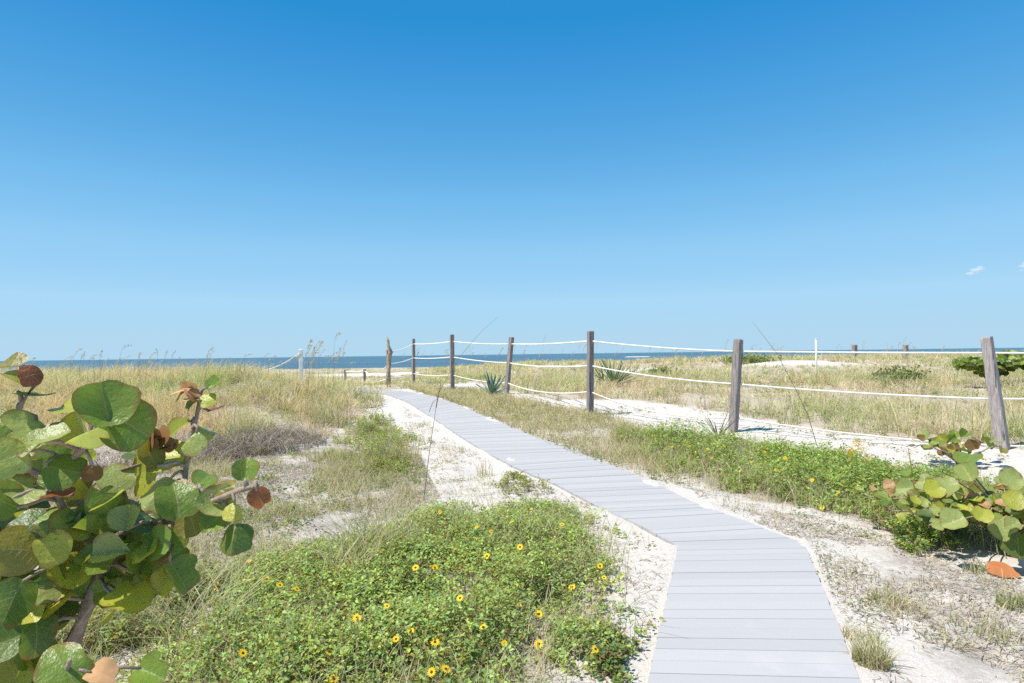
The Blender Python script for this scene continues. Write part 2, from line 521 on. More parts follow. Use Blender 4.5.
m = MB(); SEA_Z = -1.62
m.add([(-40000, 95, SEA_Z), (40000, 95, SEA_Z), (40000, 40000, SEA_Z), (-40000, 40000, SEA_Z)], [(0, 1, 2, 3)])
tag(m.build('sea', M_SEA, smooth=False), kind='structure')

m = MB()
c = at(638, 356.4, 430); ring = []
for k in range(24):
    q = 2 * math.pi * k / 24; ring.append((c[0] + 11 * math.cos(q) * (1 + .2 * math.sin(3 * q)), 430 + 9 * math.sin(q)))
V = [(x, y, SEA_Z - .3) for x, y in ring] + [(c[0] + (x - c[0]) * .6, 430 + (y - 430) * .6, SEA_Z + .35) for x, y in ring]
m.add(V, [(k, (k + 1) % 24, 24 + (k + 1) % 24, 24 + k) for k in range(24)] + [tuple(range(24, 48))])
tag(m.build('sandbar', simplemat('pale_sand', (.62, .58, .52), .95, .1, .3, .1)), kind='structure')

# ------------------------------------------------------------------ boardwalk
cl = np.concatenate([[0], np.cumsum(np.linalg.norm(np.diff(PC, axis=0), axis=1))])


def edge(s): return (np.array([np.interp(s, cl, PL[:, 0]), np.interp(s, cl, PL[:, 1])]), np.array([np.interp(s, cl, PR[:, 0]), np.interp(s, cl, PR[:, 1])]))


V, Fc, T = [], [], []
s = 0.0
while s < cl[-1] - .15:
    pw = .122
    g = R.uniform(.0005, .0010)
    (l0, r0), (l1, r1) = edge(s + g), edge(s + pw)
    jl, jr = R.uniform(-.004, .004), R.uniform(-.004, .004)
    dz = R.uniform(-.002, .002)
    tw = np.array(R.choice([(.425, .413, .404), (.413, .402, .394), (.434, .421, .411), (.404, .393, .386)])) * R.uniform(.90, .97)
    def pt(p, z): return (p[0], p[1], float(gz0(p[0], p[1])) + PZ + z + dz)
    u = (r0 - l0) / np.linalg.norm(r0 - l0); v = (l1 - l0) / np.linalg.norm(l1 - l0)
    cor = [l0 + u * jl, r0 + u * jr, r1 + u * jr, l1 + u * jl]; b = .0008
    ins = [cor[0] + (u + v) * b, cor[1] + (-u + v) * b, cor[2] + (-u - v) * b, cor[3] + (u - v) * b]
    o = len(V)
    V += [pt(p, -.036) for p in cor] + [pt(p, -.004) for p in cor] + [pt(p, 0) for p in ins]
    for a in range(4):
        a2 = (a + 1) % 4
        Fc += [(o + a, o + a2, o + 4 + a2, o + 4 + a), (o + 4 + a, o + 4 + a2, o + 8 + a2, o + 8 + a)]
    Fc += [(o + 8, o + 9, o + 10, o + 11), (o + 3, o + 2, o + 1, o)]
    T += [tw] * 12
    s += pw + .0006
loops = np.array([i for f in Fc for i in f]); starts = np.cumsum([0] + [len(f) for f in Fc])[:-1]
bw = addobj('boardwalk', npmesh('boardwalk', np.array(V), loops, starts, M_PLANK, np.array(T)))
tag(bw, 'pale grey plank boardwalk bending over the sand towards the sea', kind='structure')
m = MB()
for side in (.04, .96):
    prev = None
    for s in np.arange(0, cl[-1], .3):
        l, r = edge(s); p = l + (r - l) * side; z = float(gz0(*p)) + PZ - .039
        u = (r - l) / np.linalg.norm(r - l) * .02
        cur = [(*(p - u), z - .12), (*(p + u), z - .12), (*(p + u), z), (*(p - u), z)]
        if prev: m.add(prev + cur, [(0, 1, 5, 4), (1, 2, 6, 5), (2, 3, 7, 6), (3, 0, 4, 7)])
        prev = cur
m.build('stringer', simplemat('stringer_wood', (.3, .28, .26), .9, .1, 20, .3), bw, smooth=False)

# ------------------------------------------------------------------ rope fence
fence = empty('rope_fence', hit(737, 432), 'long rope fence of leaning grey posts strung with three white ropes beside the boardwalk', 'fence')
FO = np.array(fence.location)


def post(base, top, w, rot, name='post', mat=M_WOOD, parent=fence, org=FO, label=None, worn=0.0):
    base = np.array(base, float); top = np.array(top, float); ax = (top - base); L_ = np.linalg.norm(ax); ax /= L_
    a = np.array([math.cos(rot), math.sin(rot), 0]); a -= ax * (a @ ax); a /= np.linalg.norm(a); b = np.cross(ax, a)
    m = MB(); V = []; Fc = []; n = 12; S = 8; ch = .16
    prof = [(1 - ch, 1), (1, 1 - ch), (1, -1 + ch), (1 - ch, -1), (-1 + ch, -1), (-1, -1 + ch), (-1, 1 - ch), (-1 + ch, 1)]
    for i in range(n + 1):
        t = i / n; c = base - ax * .4 + ax * (L_ + .4) * t; k = w / 2 * (1 + R.uniform(-.035, .035) - worn * .25 * t * R.random())
        for (x, y) in prof: V.append(c + a * x * k * (1 + R.uniform(-.03, .03)) + b * y * k * (1 + R.uniform(-.03, .03)))
    for i in range(n):
        for q in range(S):
            q2 = (q + 1) % S; Fc.append((i * S + q, i * S + q2, (i + 1) * S + q2, (i + 1) * S + q))
    tp = base + ax * (L_ + .012); o = len(V)
    for (x, y) in prof: V.append(tp + a * x * w / 2 * .82 + b * y * w / 2 * .82 + ax * R.uniform(-.01, .012))
    for q in range(S):
        q2 = (q + 1) % S; Fc.append((n * S + q, n * S + q2, o + q2, o + q))
    Fc.append(tuple(o + q for q in range(S)))
    m.add(V, Fc)
    me_o = m.build(name, mat, parent, org, smooth=False)
    if label: me_o['label'] = label
    return me_o


# base px, top px, width m, rotation, rope px at post (top, mid, low)
posts = [((1003, 449), (986.5, 338), .15, .62, (353, 399, 446)),
         ((733, 432), (738.5, 340), .125, .7, (351.5, 384, 417.5)),
         ((590, 415), (590.5, 331.5), .115, .35, (341, 365.7, 391.7)),
         ((506.5, 393), (511.5, 337.5), .115, .8, (344, 363, 383)),
         ((452.5, 391.5), (452, 335), .115, .3, (341.5, 357, 375)),
         ((413.5, 384.5), (413.5, 339), .105, .6, (344, 358, 373.7)),
         ((389, 387), (388, 350), .11, .5, (352, 364, 378))]
holes = []
for (bp, tp, w, rot, rp) in posts:
    b = hit(*bp)
    t = at(tp[0], tp[1], b[1])
    post(b, t, w, rot, mat=M_WOOD_PALE if bp[0] == 1003 else M_WOOD, label='thick weathered post split down its face, leaning' if bp[0] == 1003 else None, worn=.6 if bp[0] == 1003 else 0)
    hs = []
    for y in rp:
        k = (y - tp[1]) / (bp[1] - tp[1]); px = tp[0] + (bp[0] - tp[0]) * k
        hs.append(at(px, y, b[1]))
    holes.append(hs)
# rough broken snag strapped to the seventh post
b = hit(389, 387)
pts = [at(389 + dx, y, b[1] - .1) for dx, y in ((0, 388), (-1, 376), (.5, 366), (0, 358), (1.2, 352), (-.5, 346), (-1.2, 341), (-2.2, 336.5))]
m = MB(); m.tube(pts, [.075, .07, .062, .085, .09, .06, .05, .012], 8, .5)
snag = m.build('jagged_timber', simplemat('flaking_timber', (.36, .29, .22), .9, .1, 16, .6), fence, FO)
snag['label'] = 'broken jagged driftwood upright with flaking bark'
# low stakes running down to the beach
lows = [((364.6, 384), (364.6, 369.5), 27.0, (371, 382)), ((345.2, 386), (345.0, 370), 30.0, (371.5, 382.5))]
lh = []
for bp, tp, Y, rp in lows:
    b = at(*bp, Y); b[2] = float(gz(b[0], Y)); post(b, at(*tp, Y), .11, .4)
    lh.append([at(bp[0], y, Y) for y in rp])
# post outside the frame on the right that carries the ropes on
pb = np.array([10.3, 6.9, float(gz(10.3, 6.9))]); post(pb, pb + np.array([0.02, 0, 1.6]), .15, .3)
nxt = [pb + np.array([0, 0, h]) for h in (1.40, .94, .45)]


M_ROPE_OLD = simplemat('sandy_rope', (.76, .70, .60), .9, .1, 18, .15, 160, .5)


def rope(a, b, sag, r=.015, parent=fence, org=FO, n=14, mat=M_ROPE):
    a, b = np.array(a), np.array(b); pts = []
    for i in range(n + 1):
        t = i / n; p = a + (b - a) * t; p[2] -= sag * 4 * t * (1 - t); pts.append(p)
    m = MB(); m.tube(pts, [r] * (n + 1), 7); return m.build('rope', mat, parent, org)


chain = [nxt] + holes
sags = [(.02, .03, .05), (.005, .03, .06), (.03, .05, .16), (.03, .06, .13), (.03, .03, .06), (.03, .03, .05), (.06, .04, .05)]
for i in range(len(chain) - 1):
    for j in range(3): rope(chain[i][j], chain[i + 1][j], sags[i][j], .014 if i < 3 else .016, mat=M_ROPE_OLD if j == 2 else M_ROPE)
rope(holes[-1][1], lh[0][0], .25, .018); rope(holes[-1][2], lh[0][1], .08, .018)
rope(lh[0][0], lh[1][0], .02, .018); rope(lh[0][1], lh[1][1], .02, .018)

# second short fence seen over the dune: white post with a rope slanting away
b = at(301, 372, 21.5); b[2] = float(gz(b[0], b[1]))
wf = empty('white_post', b, 'short white post with a slack rope standing among the dune grass', 'post')
post(b, at(301, 349.5, 21.5), .13, .2, 'upright', M_WHITE, wf, b)
e = at(262, 371, 23.5)
rope(at(300, 353, 21.5), e, .1, .02, wf, b)
b2 = np.array([e[0], e[1], float(gz(e[0], e[1]))]); post(b2, e + np.array([0, 0, .05]), .09, .1, 'stake', M_WOOD, wf, b)

# white pole and the two dark posts far out in the field
b = at(816.5, 384, 24); b[2] = float(gz(b[0], 24)); t = at(816, 339.5, 24)
m = MB(); m.tube([b - [0, 0, .3], b + (t - b) * .5, t], [.034, .034, .034], 10)
m.tube([t + [0, 0, .001], t + [0, 0, .03]], [.04, .04], 10)
o = m.build('marker_pole', M_WHITE, None); tag(o, 'thin white pole standing in the grass before the bare sand mound', 'pole')
for k, (px, lab) in enumerate(((854.5, 'dark square stump post on the field horizon nearer the white pole'), (905.5, 'dark square stump post on the field horizon nearer the split fence post'))):
    b = at(px, 360, 42); b[2] = float(gz(b[0], 42)); t = at(px, 345, 42)
    o = post(b, t, .27, .3, 'distant_post', M_WOOD, None, np.zeros(3)); tag(o, lab, 'post')

# ------------------------------------------------------------------ grass
def sample(n, y0, y1, u0, u1, power=2.0):
    """points in a wedge in front of the camera, density falling with distance"""
    t = rng.random(n); e = 2 - power
    y = y0 * (y1 / y0) ** t if abs(e) < 1e-6 else (y0 ** e + t * (y1 ** e - y0 ** e)) ** (1 / e)
    return y * rng.uniform(u0, u1, n), y


C = lambda *a: np.array(a, float)
STRAW, OLIVE, GREEN, BROWN, TAN = C(.66, .575, .42), C(.43, .42, .22), C(.30, .37, .15), C(.37, .28, .215), C(.58, .475, .365)


def mixcol(n, w):
    cols = [STRAW, OLIVE, GREEN, BROWN, TAN]; w = np.array(w, float)
    idx = rng.choice(5, n, p=w / w.sum())
    return np.array(cols)[idx] * rng.uniform(.75, 1.2, (n, 1)) * rng.uniform(.94, 1.06, (n, 3))


BARE = ((16.4, 34, 3.2, 2.0), (7.5, 33, 2.4, 1.7), (3.6, 41, 2.2, 1.4), (21.5, 34, 1.6, .9), (-13.5, 60, 7.5, 8), (10.8, 26, 2.2, .7))


def bare(x, y):
    k = np.zeros(len(x), bool)
    for (cx, cy, rx, ry) in BARE: k |= np.hypot((x - cx) / rx, (y - cy) / ry) < .85 + .3 * vnoise(x * 2, y * 2)
    return k


def clumped(x, y, per, spread):
    n = len(x); k = rng.integers(per[0], per[1], n); i = np.repeat(np.arange(n), k)
    r = spread * np.sqrt(rng.random(len(i))) * rng.uniform(.5, 1.4, n)[i]; a = rng.uniform(0, 6.283, len(i))
    return i, x[i] + r * np.cos(a), y[i] + r * np.sin(a), a + rng.normal(0, .5, len(i))


# field beyond the fence
x, y = sample(39000, 8.3, 150, -.5, 1.25, 1.7)
k = inpoly(x, y, Z_FIELD) & ~inpoly(x, y, Z_TRACK) & ~inpoly(x, y, Z_PATCH) & ~bare(x, y)
dens = fbm(x, y, 1.1, 3)
k &= rng.random(len(x)) < ss(.30, .56, dens) * .95 + .1
e = edgedist(x, y, Z_FIELD); k &= (rng.random(len(x)) < ss(0, .5, e) + .3)
x, y = x[k], y[k]; n = len(x)
def patchcol(x, y, sc, up=0.0):
    n = len(x); a = fbm(x + 90, y * .8 + 4, sc, 3) + rng.normal(0, .05, n) + up; b = fbm(x + 300, y + 140, sc * .7, 3) + rng.normal(0, .05, n)
    col = mixcol(n, (5, 3, .8, 1.2, 3)); g = mixcol(n, (1.2, 4, 5, .4, .4)); p = mixcol(n, (2, .4, .1, 3, 5)) * [1.08, .98, .98]
    k = a > .55; col[k] = g[k] * [1, 1.05, .95]; k = (b > .56) & (a < .53); col[k] = p[k]
    tw = rng.random(n) < .05; col[tw] = C(.34, .30, .28) * rng.uniform(.6, 1.3, (tw.sum(), 1))
    return col * rng.uniform(.8, 1.25, (n, 1)), k


col, pinkish = patchcol(x, y, 2.2)
hh = rng.uniform(.22, .62, n) * (.5 + .9 * fbm(x + 30, y + 9, 2.0, 2)) * (.45 + .55 * ss(-.22, -.03, x / y))
front = np.hypot((x - 14.6) / 4.5, (y - 29.5) / 4.6) < 1; hh[front] *= .5
hh[pinkish] *= .6
i, bx, by, hd = clumped(x, y, (6, 16), .13)
far_ = .0016 * y[i]; bx = bx + rng.normal(0, 1, len(bx)) * far_; by = by + rng.normal(0, 1, len(bx)) * far_
m_ = len(i); cb = col[i] * rng.uniform(.72, 1.38, (m_, 1))
P = np.stack([bx, by, gz(bx, by) - .01], -1)
o = blades('field_grass', P, hh[i] * rng.uniform(.45, 1.15, m_), rng.uniform(.1, 1.4, m_), np.maximum(.0055, .00055 * by) * rng.uniform(.4, 1.7, m_), cb, M_GRASS, 3, head=hd, tipcol=cb * .55 + STRAW * .5)
tag(o, 'straw and olive dune grass covering the field behind the rope fence', 'grass', kind='stuff')

# left dune
x, y = sample(20000, 7.0, 24, -1.35, -.1, 1.5)
k = inpoly(x, y, Z_DUNE)
dens = fbm(x, y, .8, 3); e = edgedist(x, y, Z_DUNE)
k &= rng.random(len(x)) < (ss(.34, .56, dens) * .95 + .1) * (.3 + .7 * ss(0, 1.6, e)) * (.5 + .5 * ss(9, 12.5, y))
x, y = x[k], y[k]; n = len(x)
col, pinkish = patchcol(x, y, 1.5, .05 * ss(-5.5, -3, x))
hh = rng.uniform(.26, .72, n) * (.5 + .85 * fbm(x + 30, y + 9, 1.5, 2)) * (.65 + .35 * ss(9, 14, y))
i, bx, by, hd = clumped(x, y, (6, 16), .12)
m_ = len(i); cb = col[i] * rng.uniform(.72, 1.38, (m_, 1))
P = np.stack([bx, by, gz(bx, by) - .01], -1)
o = blades('dune_grass', P, hh[i] * rng.uniform(.45, 1.15, m_), rng.uniform(.1, 1.4, m_), np.maximum(.0055, .00055 * by) * rng.uniform(.4, 1.7, m_), cb, M_GRASS, 4, head=hd, tipcol=cb * .55 + STRAW * .5)
tag(o, 'tan and green dune grass on the sandy rise between boardwalk and sea grape', 'grass', kind='stuff')

# dry verge between path and fence, and wisps elsewhere
def verge(name, poly, n0, bx, hlo, hhi, w, label, segs=3, dthr=(.3, .55), width=.004, lean=(.2, 1.1), edgefall=.3):
    x = rng.uniform(bx[0], bx[1], n0); y = rng.uniform(bx[2], bx[3], n0)
    k = inpoly(x, y, poly) & (pathdist(x, y) > .53)
    d = fbm(x + 11, y + 3, .55, 3); e = edgedist(x, y, poly)
    k &= rng.random(n0) < ss(dthr[0], dthr[1], d) * (.2 + .8 * ss(0, edgefall, e))
    x, y = x[k], y[k]; n = len(x)
    hh = rng.uniform(hlo, hhi, n) * (.6 + .7 * fbm(x, y, .9, 2))
    P = np.stack([x, y, gz(x, y) - .006], -1)
    col = mixcol(n, w)
    o = blades(name, P, hh, rng.uniform(*lean, n), np.maximum(width, .00055 * y) * rng.uniform(.7, 1.4, n), col, M_GRASS, segs, tipcol=col * .6 + STRAW * .45)
    tag(o, label, 'grass', kind='stuff'); return o


verge('verge_grass', Z_BROWN, 110000, (-4, 4.2, 6.5, 20), .06, .26, (3, 3, 1.6, 2.5, 3), 'short dry brown verge grass between boardwalk and fence', dthr=(.10, .40))
verge('verge_grass', Z_STRIP, 75000, (0.5, 12, 3.2, 11), .08, .36, (3, 3, 3, 1.5, 1.5), 'green and straw grass mixed through the weeds along the sand track', dthr=(.2, .45))
verge('verge_grass', Z_LOWL, 30000, (-3.5, 0, .8, 4.2), .06, .28, (3, 3, 4, 1, 1.5), 'yellow green grass under the big sea grape bush', dthr=(.2, .5))
verge('verge_grass', Z_LEFT, 90000, (-7, 0, 2.5, 9), .05, .22, (3, 3, 3, 3, 3), 'sparse dry grass wisps on the grey sand between the sunflowers and the dune', dthr=(.42, .68))
verge('verge_grass', Z_RIGHT, 50000, (.5, 9, 1.2, 7), .03, .12, (4, 2.5, 1.5, 3, 3), 'sparse stubble on the sand between boardwalk and small sea grape', dthr=(.52, .74))
verge('verge_grass', Z_MOUND, 22000, (-2.5, 1.2, 1.2, 6), .12, .36, (3, 3, 4, 1.5, 1.5), 'thin grass blades growing through the sunflower patch', dthr=(.3, .6))
# sand edge between path and mound
verge('verge_grass', Z_EDGE, 30000, (-4, 1.5, 2, 15), .03, .12, (4, 2.5, 2.5, 2, 2), 'sparse low growth on the white sand beside the boardwalk edge', dthr=(.5, .72))

# ------------------------------------------------------------------ dead litter lying on the sand
def litter(name, polys, n0, bx, label, thr, colw=(2, .3, 0, 3, 3), L_=(.03, .13)):
    x = rng.uniform(bx[0], bx[1], n0); y = rng.uniform(bx[2], bx[3], n0)
    k = np.zeros(n0, bool)
    for p in polys: k |= inpoly(x, y, p)
    k &= pathdist(x, y) > .5
    k &= rng.random(n0) < ss(thr[0], thr[1], fbm(x + 3, y + 60, .5, 4))
    x, y = x[k], y[k]; n = len(x)
    T = np.stack([x, y, gz(x, y) + rng.uniform(.001, .008, n)], -1)
    th = rng.uniform(0, 6.283, n); tl = rng.normal(0, .14, n)
    al = np.stack([np.cos(th), np.sin(th), tl], -1); nr = np.stack([rng.normal(0, .4, n), rng.normal(0, .4, n), np.ones(n)], -1)
    M = frames(nr, al); ln = rng.uniform(L_[0], L_[1], n); wd = rng.uniform(.002, .005, n)
    M = M * np.stack([wd, ln, ln], -1)[:, None, :]
    tv = [(-.5, -.5, 0), (.5, -.5, 0), (.6, 0, .06), (-.6, 0, .06), (.2, .5, 0), (-.2, .5, 0)]
    grey = C(.36, .315, .30)
    col = mixcol(n, colw); s_ = rng.random(n) < .45; col[s_] = grey * rng.uniform(.5, 1.25, (s_.sum(), 1))
    o = scatter(name, tv, [(0, 1, 2, 3), (3, 2, 4, 5)], M, T, col, M_DEAD)
    tag(o, label, 'litter', kind='stuff')


litter('dead_litter', [Z_RIGHT], 170000, (.4, 9, 1.0, 7.5), 'dead grass scraps strewn over the sand between boardwalk and small sea grape', (.30, .6), L_=(.015, .07))
litter('dead_litter', [Z_LEFT, Z_LOWL], 210000, (-7, 0, .8, 9), 'grey dead scraps strewn over the sand between the sunflowers and the dune', (.30, .58), L_=(.015, .08))
litter('dead_litter', [Z_EDGE], 45000, (-4, 1.6, 2, 15), 'dead scraps on the white sand beside the boardwalk edge', (.46, .68))
litter('dead_litter', [Z_BROWN, Z_STRIP, Z_DUNE], 60000, (-10, 8, 3.4, 15), 'dead grass thatch under the verge and dune plants', (.3, .55), L_=(.05, .2))

# ------------------------------------------------------------------ beach sunflower mounds
LEAF_T = [(0, 0, 0), (0, .5, -.02), (0, 1, -.16), (-.30, .26, .10), (-.25, .62, .05), (.30, .26, .10), (.25, .62, .05)]
LEAF_F = [(0, 5, 6, 1), (1, 6, 2), (3, 0, 1, 4), (4, 1, 2)]


def flowers(root, origin, pts, size=.0225):
    src = None
    for p in pts:
        if src is None:
            n = 13; V = []; Fc = []
            for k in range(n):
                q = 2 * math.pi * k / n; c_, s_ = math.cos(q), math.sin(q); o = len(V)
                for (r_, w_, z_) in ((.25, .09, 0), (.65, .17, .06), (1.0, .03, .02)):
                    V += [(r_ * c_ - w_ * s_, r_ * s_ + w_ * c_, z_), (r_ * c_ + w_ * s_, r_ * s_ - w_ * c_, z_)]
                Fc += [(o, o + 1, o + 3, o + 2), (o + 2, o + 3, o + 5, o + 4)]
            m = MB(); m.add(V, Fc)
            f = m.build('flower', M_PETAL, root, tint=(.88, .60, .03))
            d = MB(); V = [(0, 0, .16)]; 
            for r_, z_ in ((.2, .13), (.32, .03)): V += [(r_ * math.cos(6.283 * k / 10), r_ * math.sin(6.283 * k / 10), z_) for k in range(10)]
            d.add(V, [(0, 1 + k, 1 + (k + 1) % 10) for k in range(10)] + [(1 + k, 11 + k, 11 + (k + 1) % 10, 1 + (k + 1) % 10) for k in range(10)])
            dd = d.build('flower_centre', M_DISC, f); src = (f.data, dd.data)
        else:
            f = addobj('flower', src[0], root); addobj('flower_centre', src[1], f)
        f.location = [float(v) for v in np.array(p) - origin]
        s = size * R.uniform(.75, 1.15); f.scale = (s, s, s)
        v = EYE - np.array(p); v /= np.linalg.norm(v)
        nrm = Vector((v[0] * .6 + R.uniform(-.45, .45), v[1] * .6 + R.uniform(-.45, .45), .75))
        f.rotation_euler = nrm.to_track_quat('Z', 'Y').to_euler()


def mound(poly, Hh, nleaf, lsize, label, flower_px=(), hue=(.43, .53, .19), nstem=900, fall=.4, patch=.25, sizes=(.7, 1.35), name='beach_sunflower'):
    poly = [tuple(p) for p in poly]; a = np.array(poly); lo, hi = a.min(0) - .2, a.max(0) + .2
    c = a.mean(0); org = np.array([c[0], c[1], float(gz(c[0], c[1]))])
    root = empty(name, org, label, 'plant')

    wob = min(.24, .13 * float(np.ptp(a, axis=0).min()))

    def top(x, y):
        x, y = x + (fbm(x + 31, y + 77, .55, 3) - .5) * 2 * wob * 2, y + (fbm(x + 131, y + 7, .55, 3) - .5) * 2 * wob * 2
        ins = inpoly(x, y, poly); e = np.where(ins, edgedist(x, y, poly), 0)
        nn = fbm(x + 5, y + 8, .5, 3)
        return Hh * ss(0, fall, e) * (.1 + 1.5 * nn ** 1.3) * ins + .03 * ins

    per = 12; ns = max(12, nleaf // per)
    x = rng.uniform(lo[0], hi[0], ns * 4); y = rng.uniform(lo[1], hi[1], ns * 4)
    nn = fbm(x, y, .32, 3)
    x2, y2 = x + (fbm(x + 31, y + 77, .55, 3) - .5) * 4 * wob, y + (fbm(x + 131, y + 7, .55, 3) - .5) * 4 * wob
    e = edgedist(x2, y2, poly)
    k = inpoly(x2, y2, poly) & (rng.random(len(x)) < (.06 + .94 * ss(0, fall * .9, e)) * (patch + (1 - patch) * ss(.36, .56, nn))) & (pathdist(x, y) > .52)
    x, y = x[k][:ns], y[k][:ns]; sn = len(x)
    sh = (top(x, y) * rng.uniform(.5, 1.25, sn) + .02); sc = np.array(hue) * rng.uniform(.6, 1.35, (sn, 1)); w_ = rng.random((sn, 1))
    sc = sc * (w_ * np.array([1.2, 1.12, .85]) + (1 - w_) * np.array([.78, .92, 1.05]))
    id_ = np.repeat(np.arange(sn), per); n = len(id_)
    t = rng.random(n) ** .6; th = rng.uniform(0, 6.283, n); lx = rng.normal(0, .5, sn)[id_]; ly = rng.normal(0, .5, sn)[id_]
    rr = lsize * rng.uniform(.1, .8, n)
    X = x[id_] + lx * sh[id_] * t + rr * np.cos(th); Y_ = y[id_] + ly * sh[id_] * t + rr * np.sin(th)
    Z = gz(X, Y_) + sh[id_] * (.12 + .88 * t) + rng.normal(0, .004, n)
    nr = np.stack([-.5 * np.cos(th) * rng.uniform(.2, 1.4, n) + rng.normal(0, .3, n), -.5 * np.sin(th) * rng.uniform(.2, 1.4, n) + rng.normal(0, .3, n), rng.uniform(.5, 1, n)], -1)
    al = np.stack([np.cos(th), np.sin(th), rng.normal(.25, .4, n)], -1)
    M = frames(nr, al) * (lsize * rng.uniform(*sizes, n) * (1.15 - .4 * t))[:, None, None]
    x, y, z = X, Y_, Z
    col = sc[id_] * rng.uniform(.75, 1.3, (n, 1)) * rng.uniform(.92, 1.08, (n, 3))
    yy = rng.random(n) < .09; col[yy] = C(.42, .36, .07) * rng.uniform(.8, 1.1, (yy.sum(), 1))
    bb = rng.random(n) < .09; col[bb] = C(.34, .22, .13) * rng.uniform(.7, 1.2, (bb.sum(), 1))
    scatter('foliage', LEAF_T, LEAF_F, M, np.stack([x, y, z], -1), col, M_LEAF, root, origin=org)
    idx = rng.integers(0, n, nstem); sx = x[idx] + rng.normal(0, .02, nstem); sy = y[idx] + rng.normal(0, .02, nstem)
    P = np.stack([sx, sy, gz(sx, sy) - .01], -1); hs = np.maximum(.05, top(sx, sy) * rng.uniform(.7, 1.1, nstem))
    blades('stem', P, hs, rng.uniform(.1, 1.0, nstem), np.full(nstem, .004), C(.34, .25, .17) * rng.uniform(.6, 1.4, (nstem, 1)), M_DEAD, 3, root, org)
    pts = []
    for px, py in flower_px:
        d = ray(px, py); t = .8
        while t < 30:
            p = EYE + d * t
            if p[2] < float(gz(p[0], p[1])) + float(top(np.array([p[0]]), np.array([p[1]]))[0]) + .035: break
            t += .02
        pts.append(p)
    if pts: flowers(root, org, pts)
    return root


FL = [(243, 653), (329, 652), (396, 639), (411, 631), (334, 679), (431.5, 672), (446, 669), (504.5, 643.5), (483, 627), (435, 567.6), (415.5, 567.6), (487, 556), (491, 531.5),
      (477, 527), (562, 524.5), (512, 523), (440, 512), (531, 509), (520, 547), (600, 566), (604, 577.5), (595.6, 649), (539, 614), (538.6, 644), (297, 589), (435, 642), (519, 604.5),
      (572, 587), (249, 561), (267, 579), (280, 585), (216, 584), (226, 610), (357, 618), (387, 606), (460, 598)]
mound(Z_MOUND, .22, 76000, .026, 'broad low beach sunflower patch full of yellow flowers, filling the inside of the boardwalk bend', FL, nstem=14000, patch=.2, fall=.65)
mound(Z_MID, .24, 17000, .028, 'dense small green bush on the sand at the foot of the dune grass', [(345, 432), (405, 447), (352, 441)], hue=(.36, .44, .15), nstem=2600, fall=.6, patch=.15)
half = len(Z_STRIP)
mound(world([(630, 434), (690, 441), (735, 446), (800, 454), (860, 465), (890, 472), (890, 525), (830, 515), (760, 497), (700, 480), (640, 458)]),   .28, 38000, .035,
      'bright green sunflower bank with a few yellow blooms below the second leaning fence post', [(724, 446), (712, 458), (776, 470), (695, 452), (752, 462), (690, 446), (708, 449), (740, 471), (785, 458), (812, 480), (838, 492), (765, 452), (672, 447)], hue=(.38, .50, .16), nstem=4500, fall=.45, patch=.16)
mound(world([(612, 432), (640, 434), (655, 446), (640, 454), (615, 446)]), .22, 2400, .034, 'small green weed clump nearer the middle of the verge by the fence', [(622, 436), (640, 428)], hue=(.31, .40, .13), nstem=350, fall=.3)
mound(world([(850, 466), (905, 474), (955, 484), (1010, 496), (1010, 556), (960, 553), (905, 538), (850, 512)]), .25, 20000, .03,
      'low weedy green bank at the sand edge in front of the small sea grape', [(866, 500), (822, 508)], hue=(.36, .47, .15), nstem=3000, fall=.35, patch=.4)
mound(world([(880, 528), (940, 538), (965, 552), (930, 560), (890, 548)]), .14, 4200, .026, 'bright low creeping plant at the sand edge under the small sea grape', (), hue=(.32, .45, .12), nstem=400, fall=.15, name='creeping_plant')
mound(world([(572, 640), (625, 632), (650, 648), (640, 690), (590, 690)]), .09, 1500, .028, 'sparse creeping sprigs on the white sand touching the boardwalk edge', [(595.6, 649)], hue=(.21, .29, .11), nstem=700, fall=.2, patch=.05, name='creeping_plant')
mound(world([(490, 472), (530, 480), (556, 493), (540, 504), (500, 494)]), .09, 1500, .03, 'yellow green sprigs creeping on sand at the boardwalk bend', (), hue=(.29, .33, .09), nstem=400, fall=.2, patch=.1, name='creeping_plant')
mound(world([(95, 720), (150, 650), (200, 610), (240, 580), (200, 578), (120, 598), (20, 640), (-60, 740)]), .16, 9000, .027, 'thin light green weeds in the grass below the big sea grape bush', [(216, 590), (187, 640)], hue=(.35, .41, .17), nstem=2000, fall=.25, patch=.15, name='weed_patch')

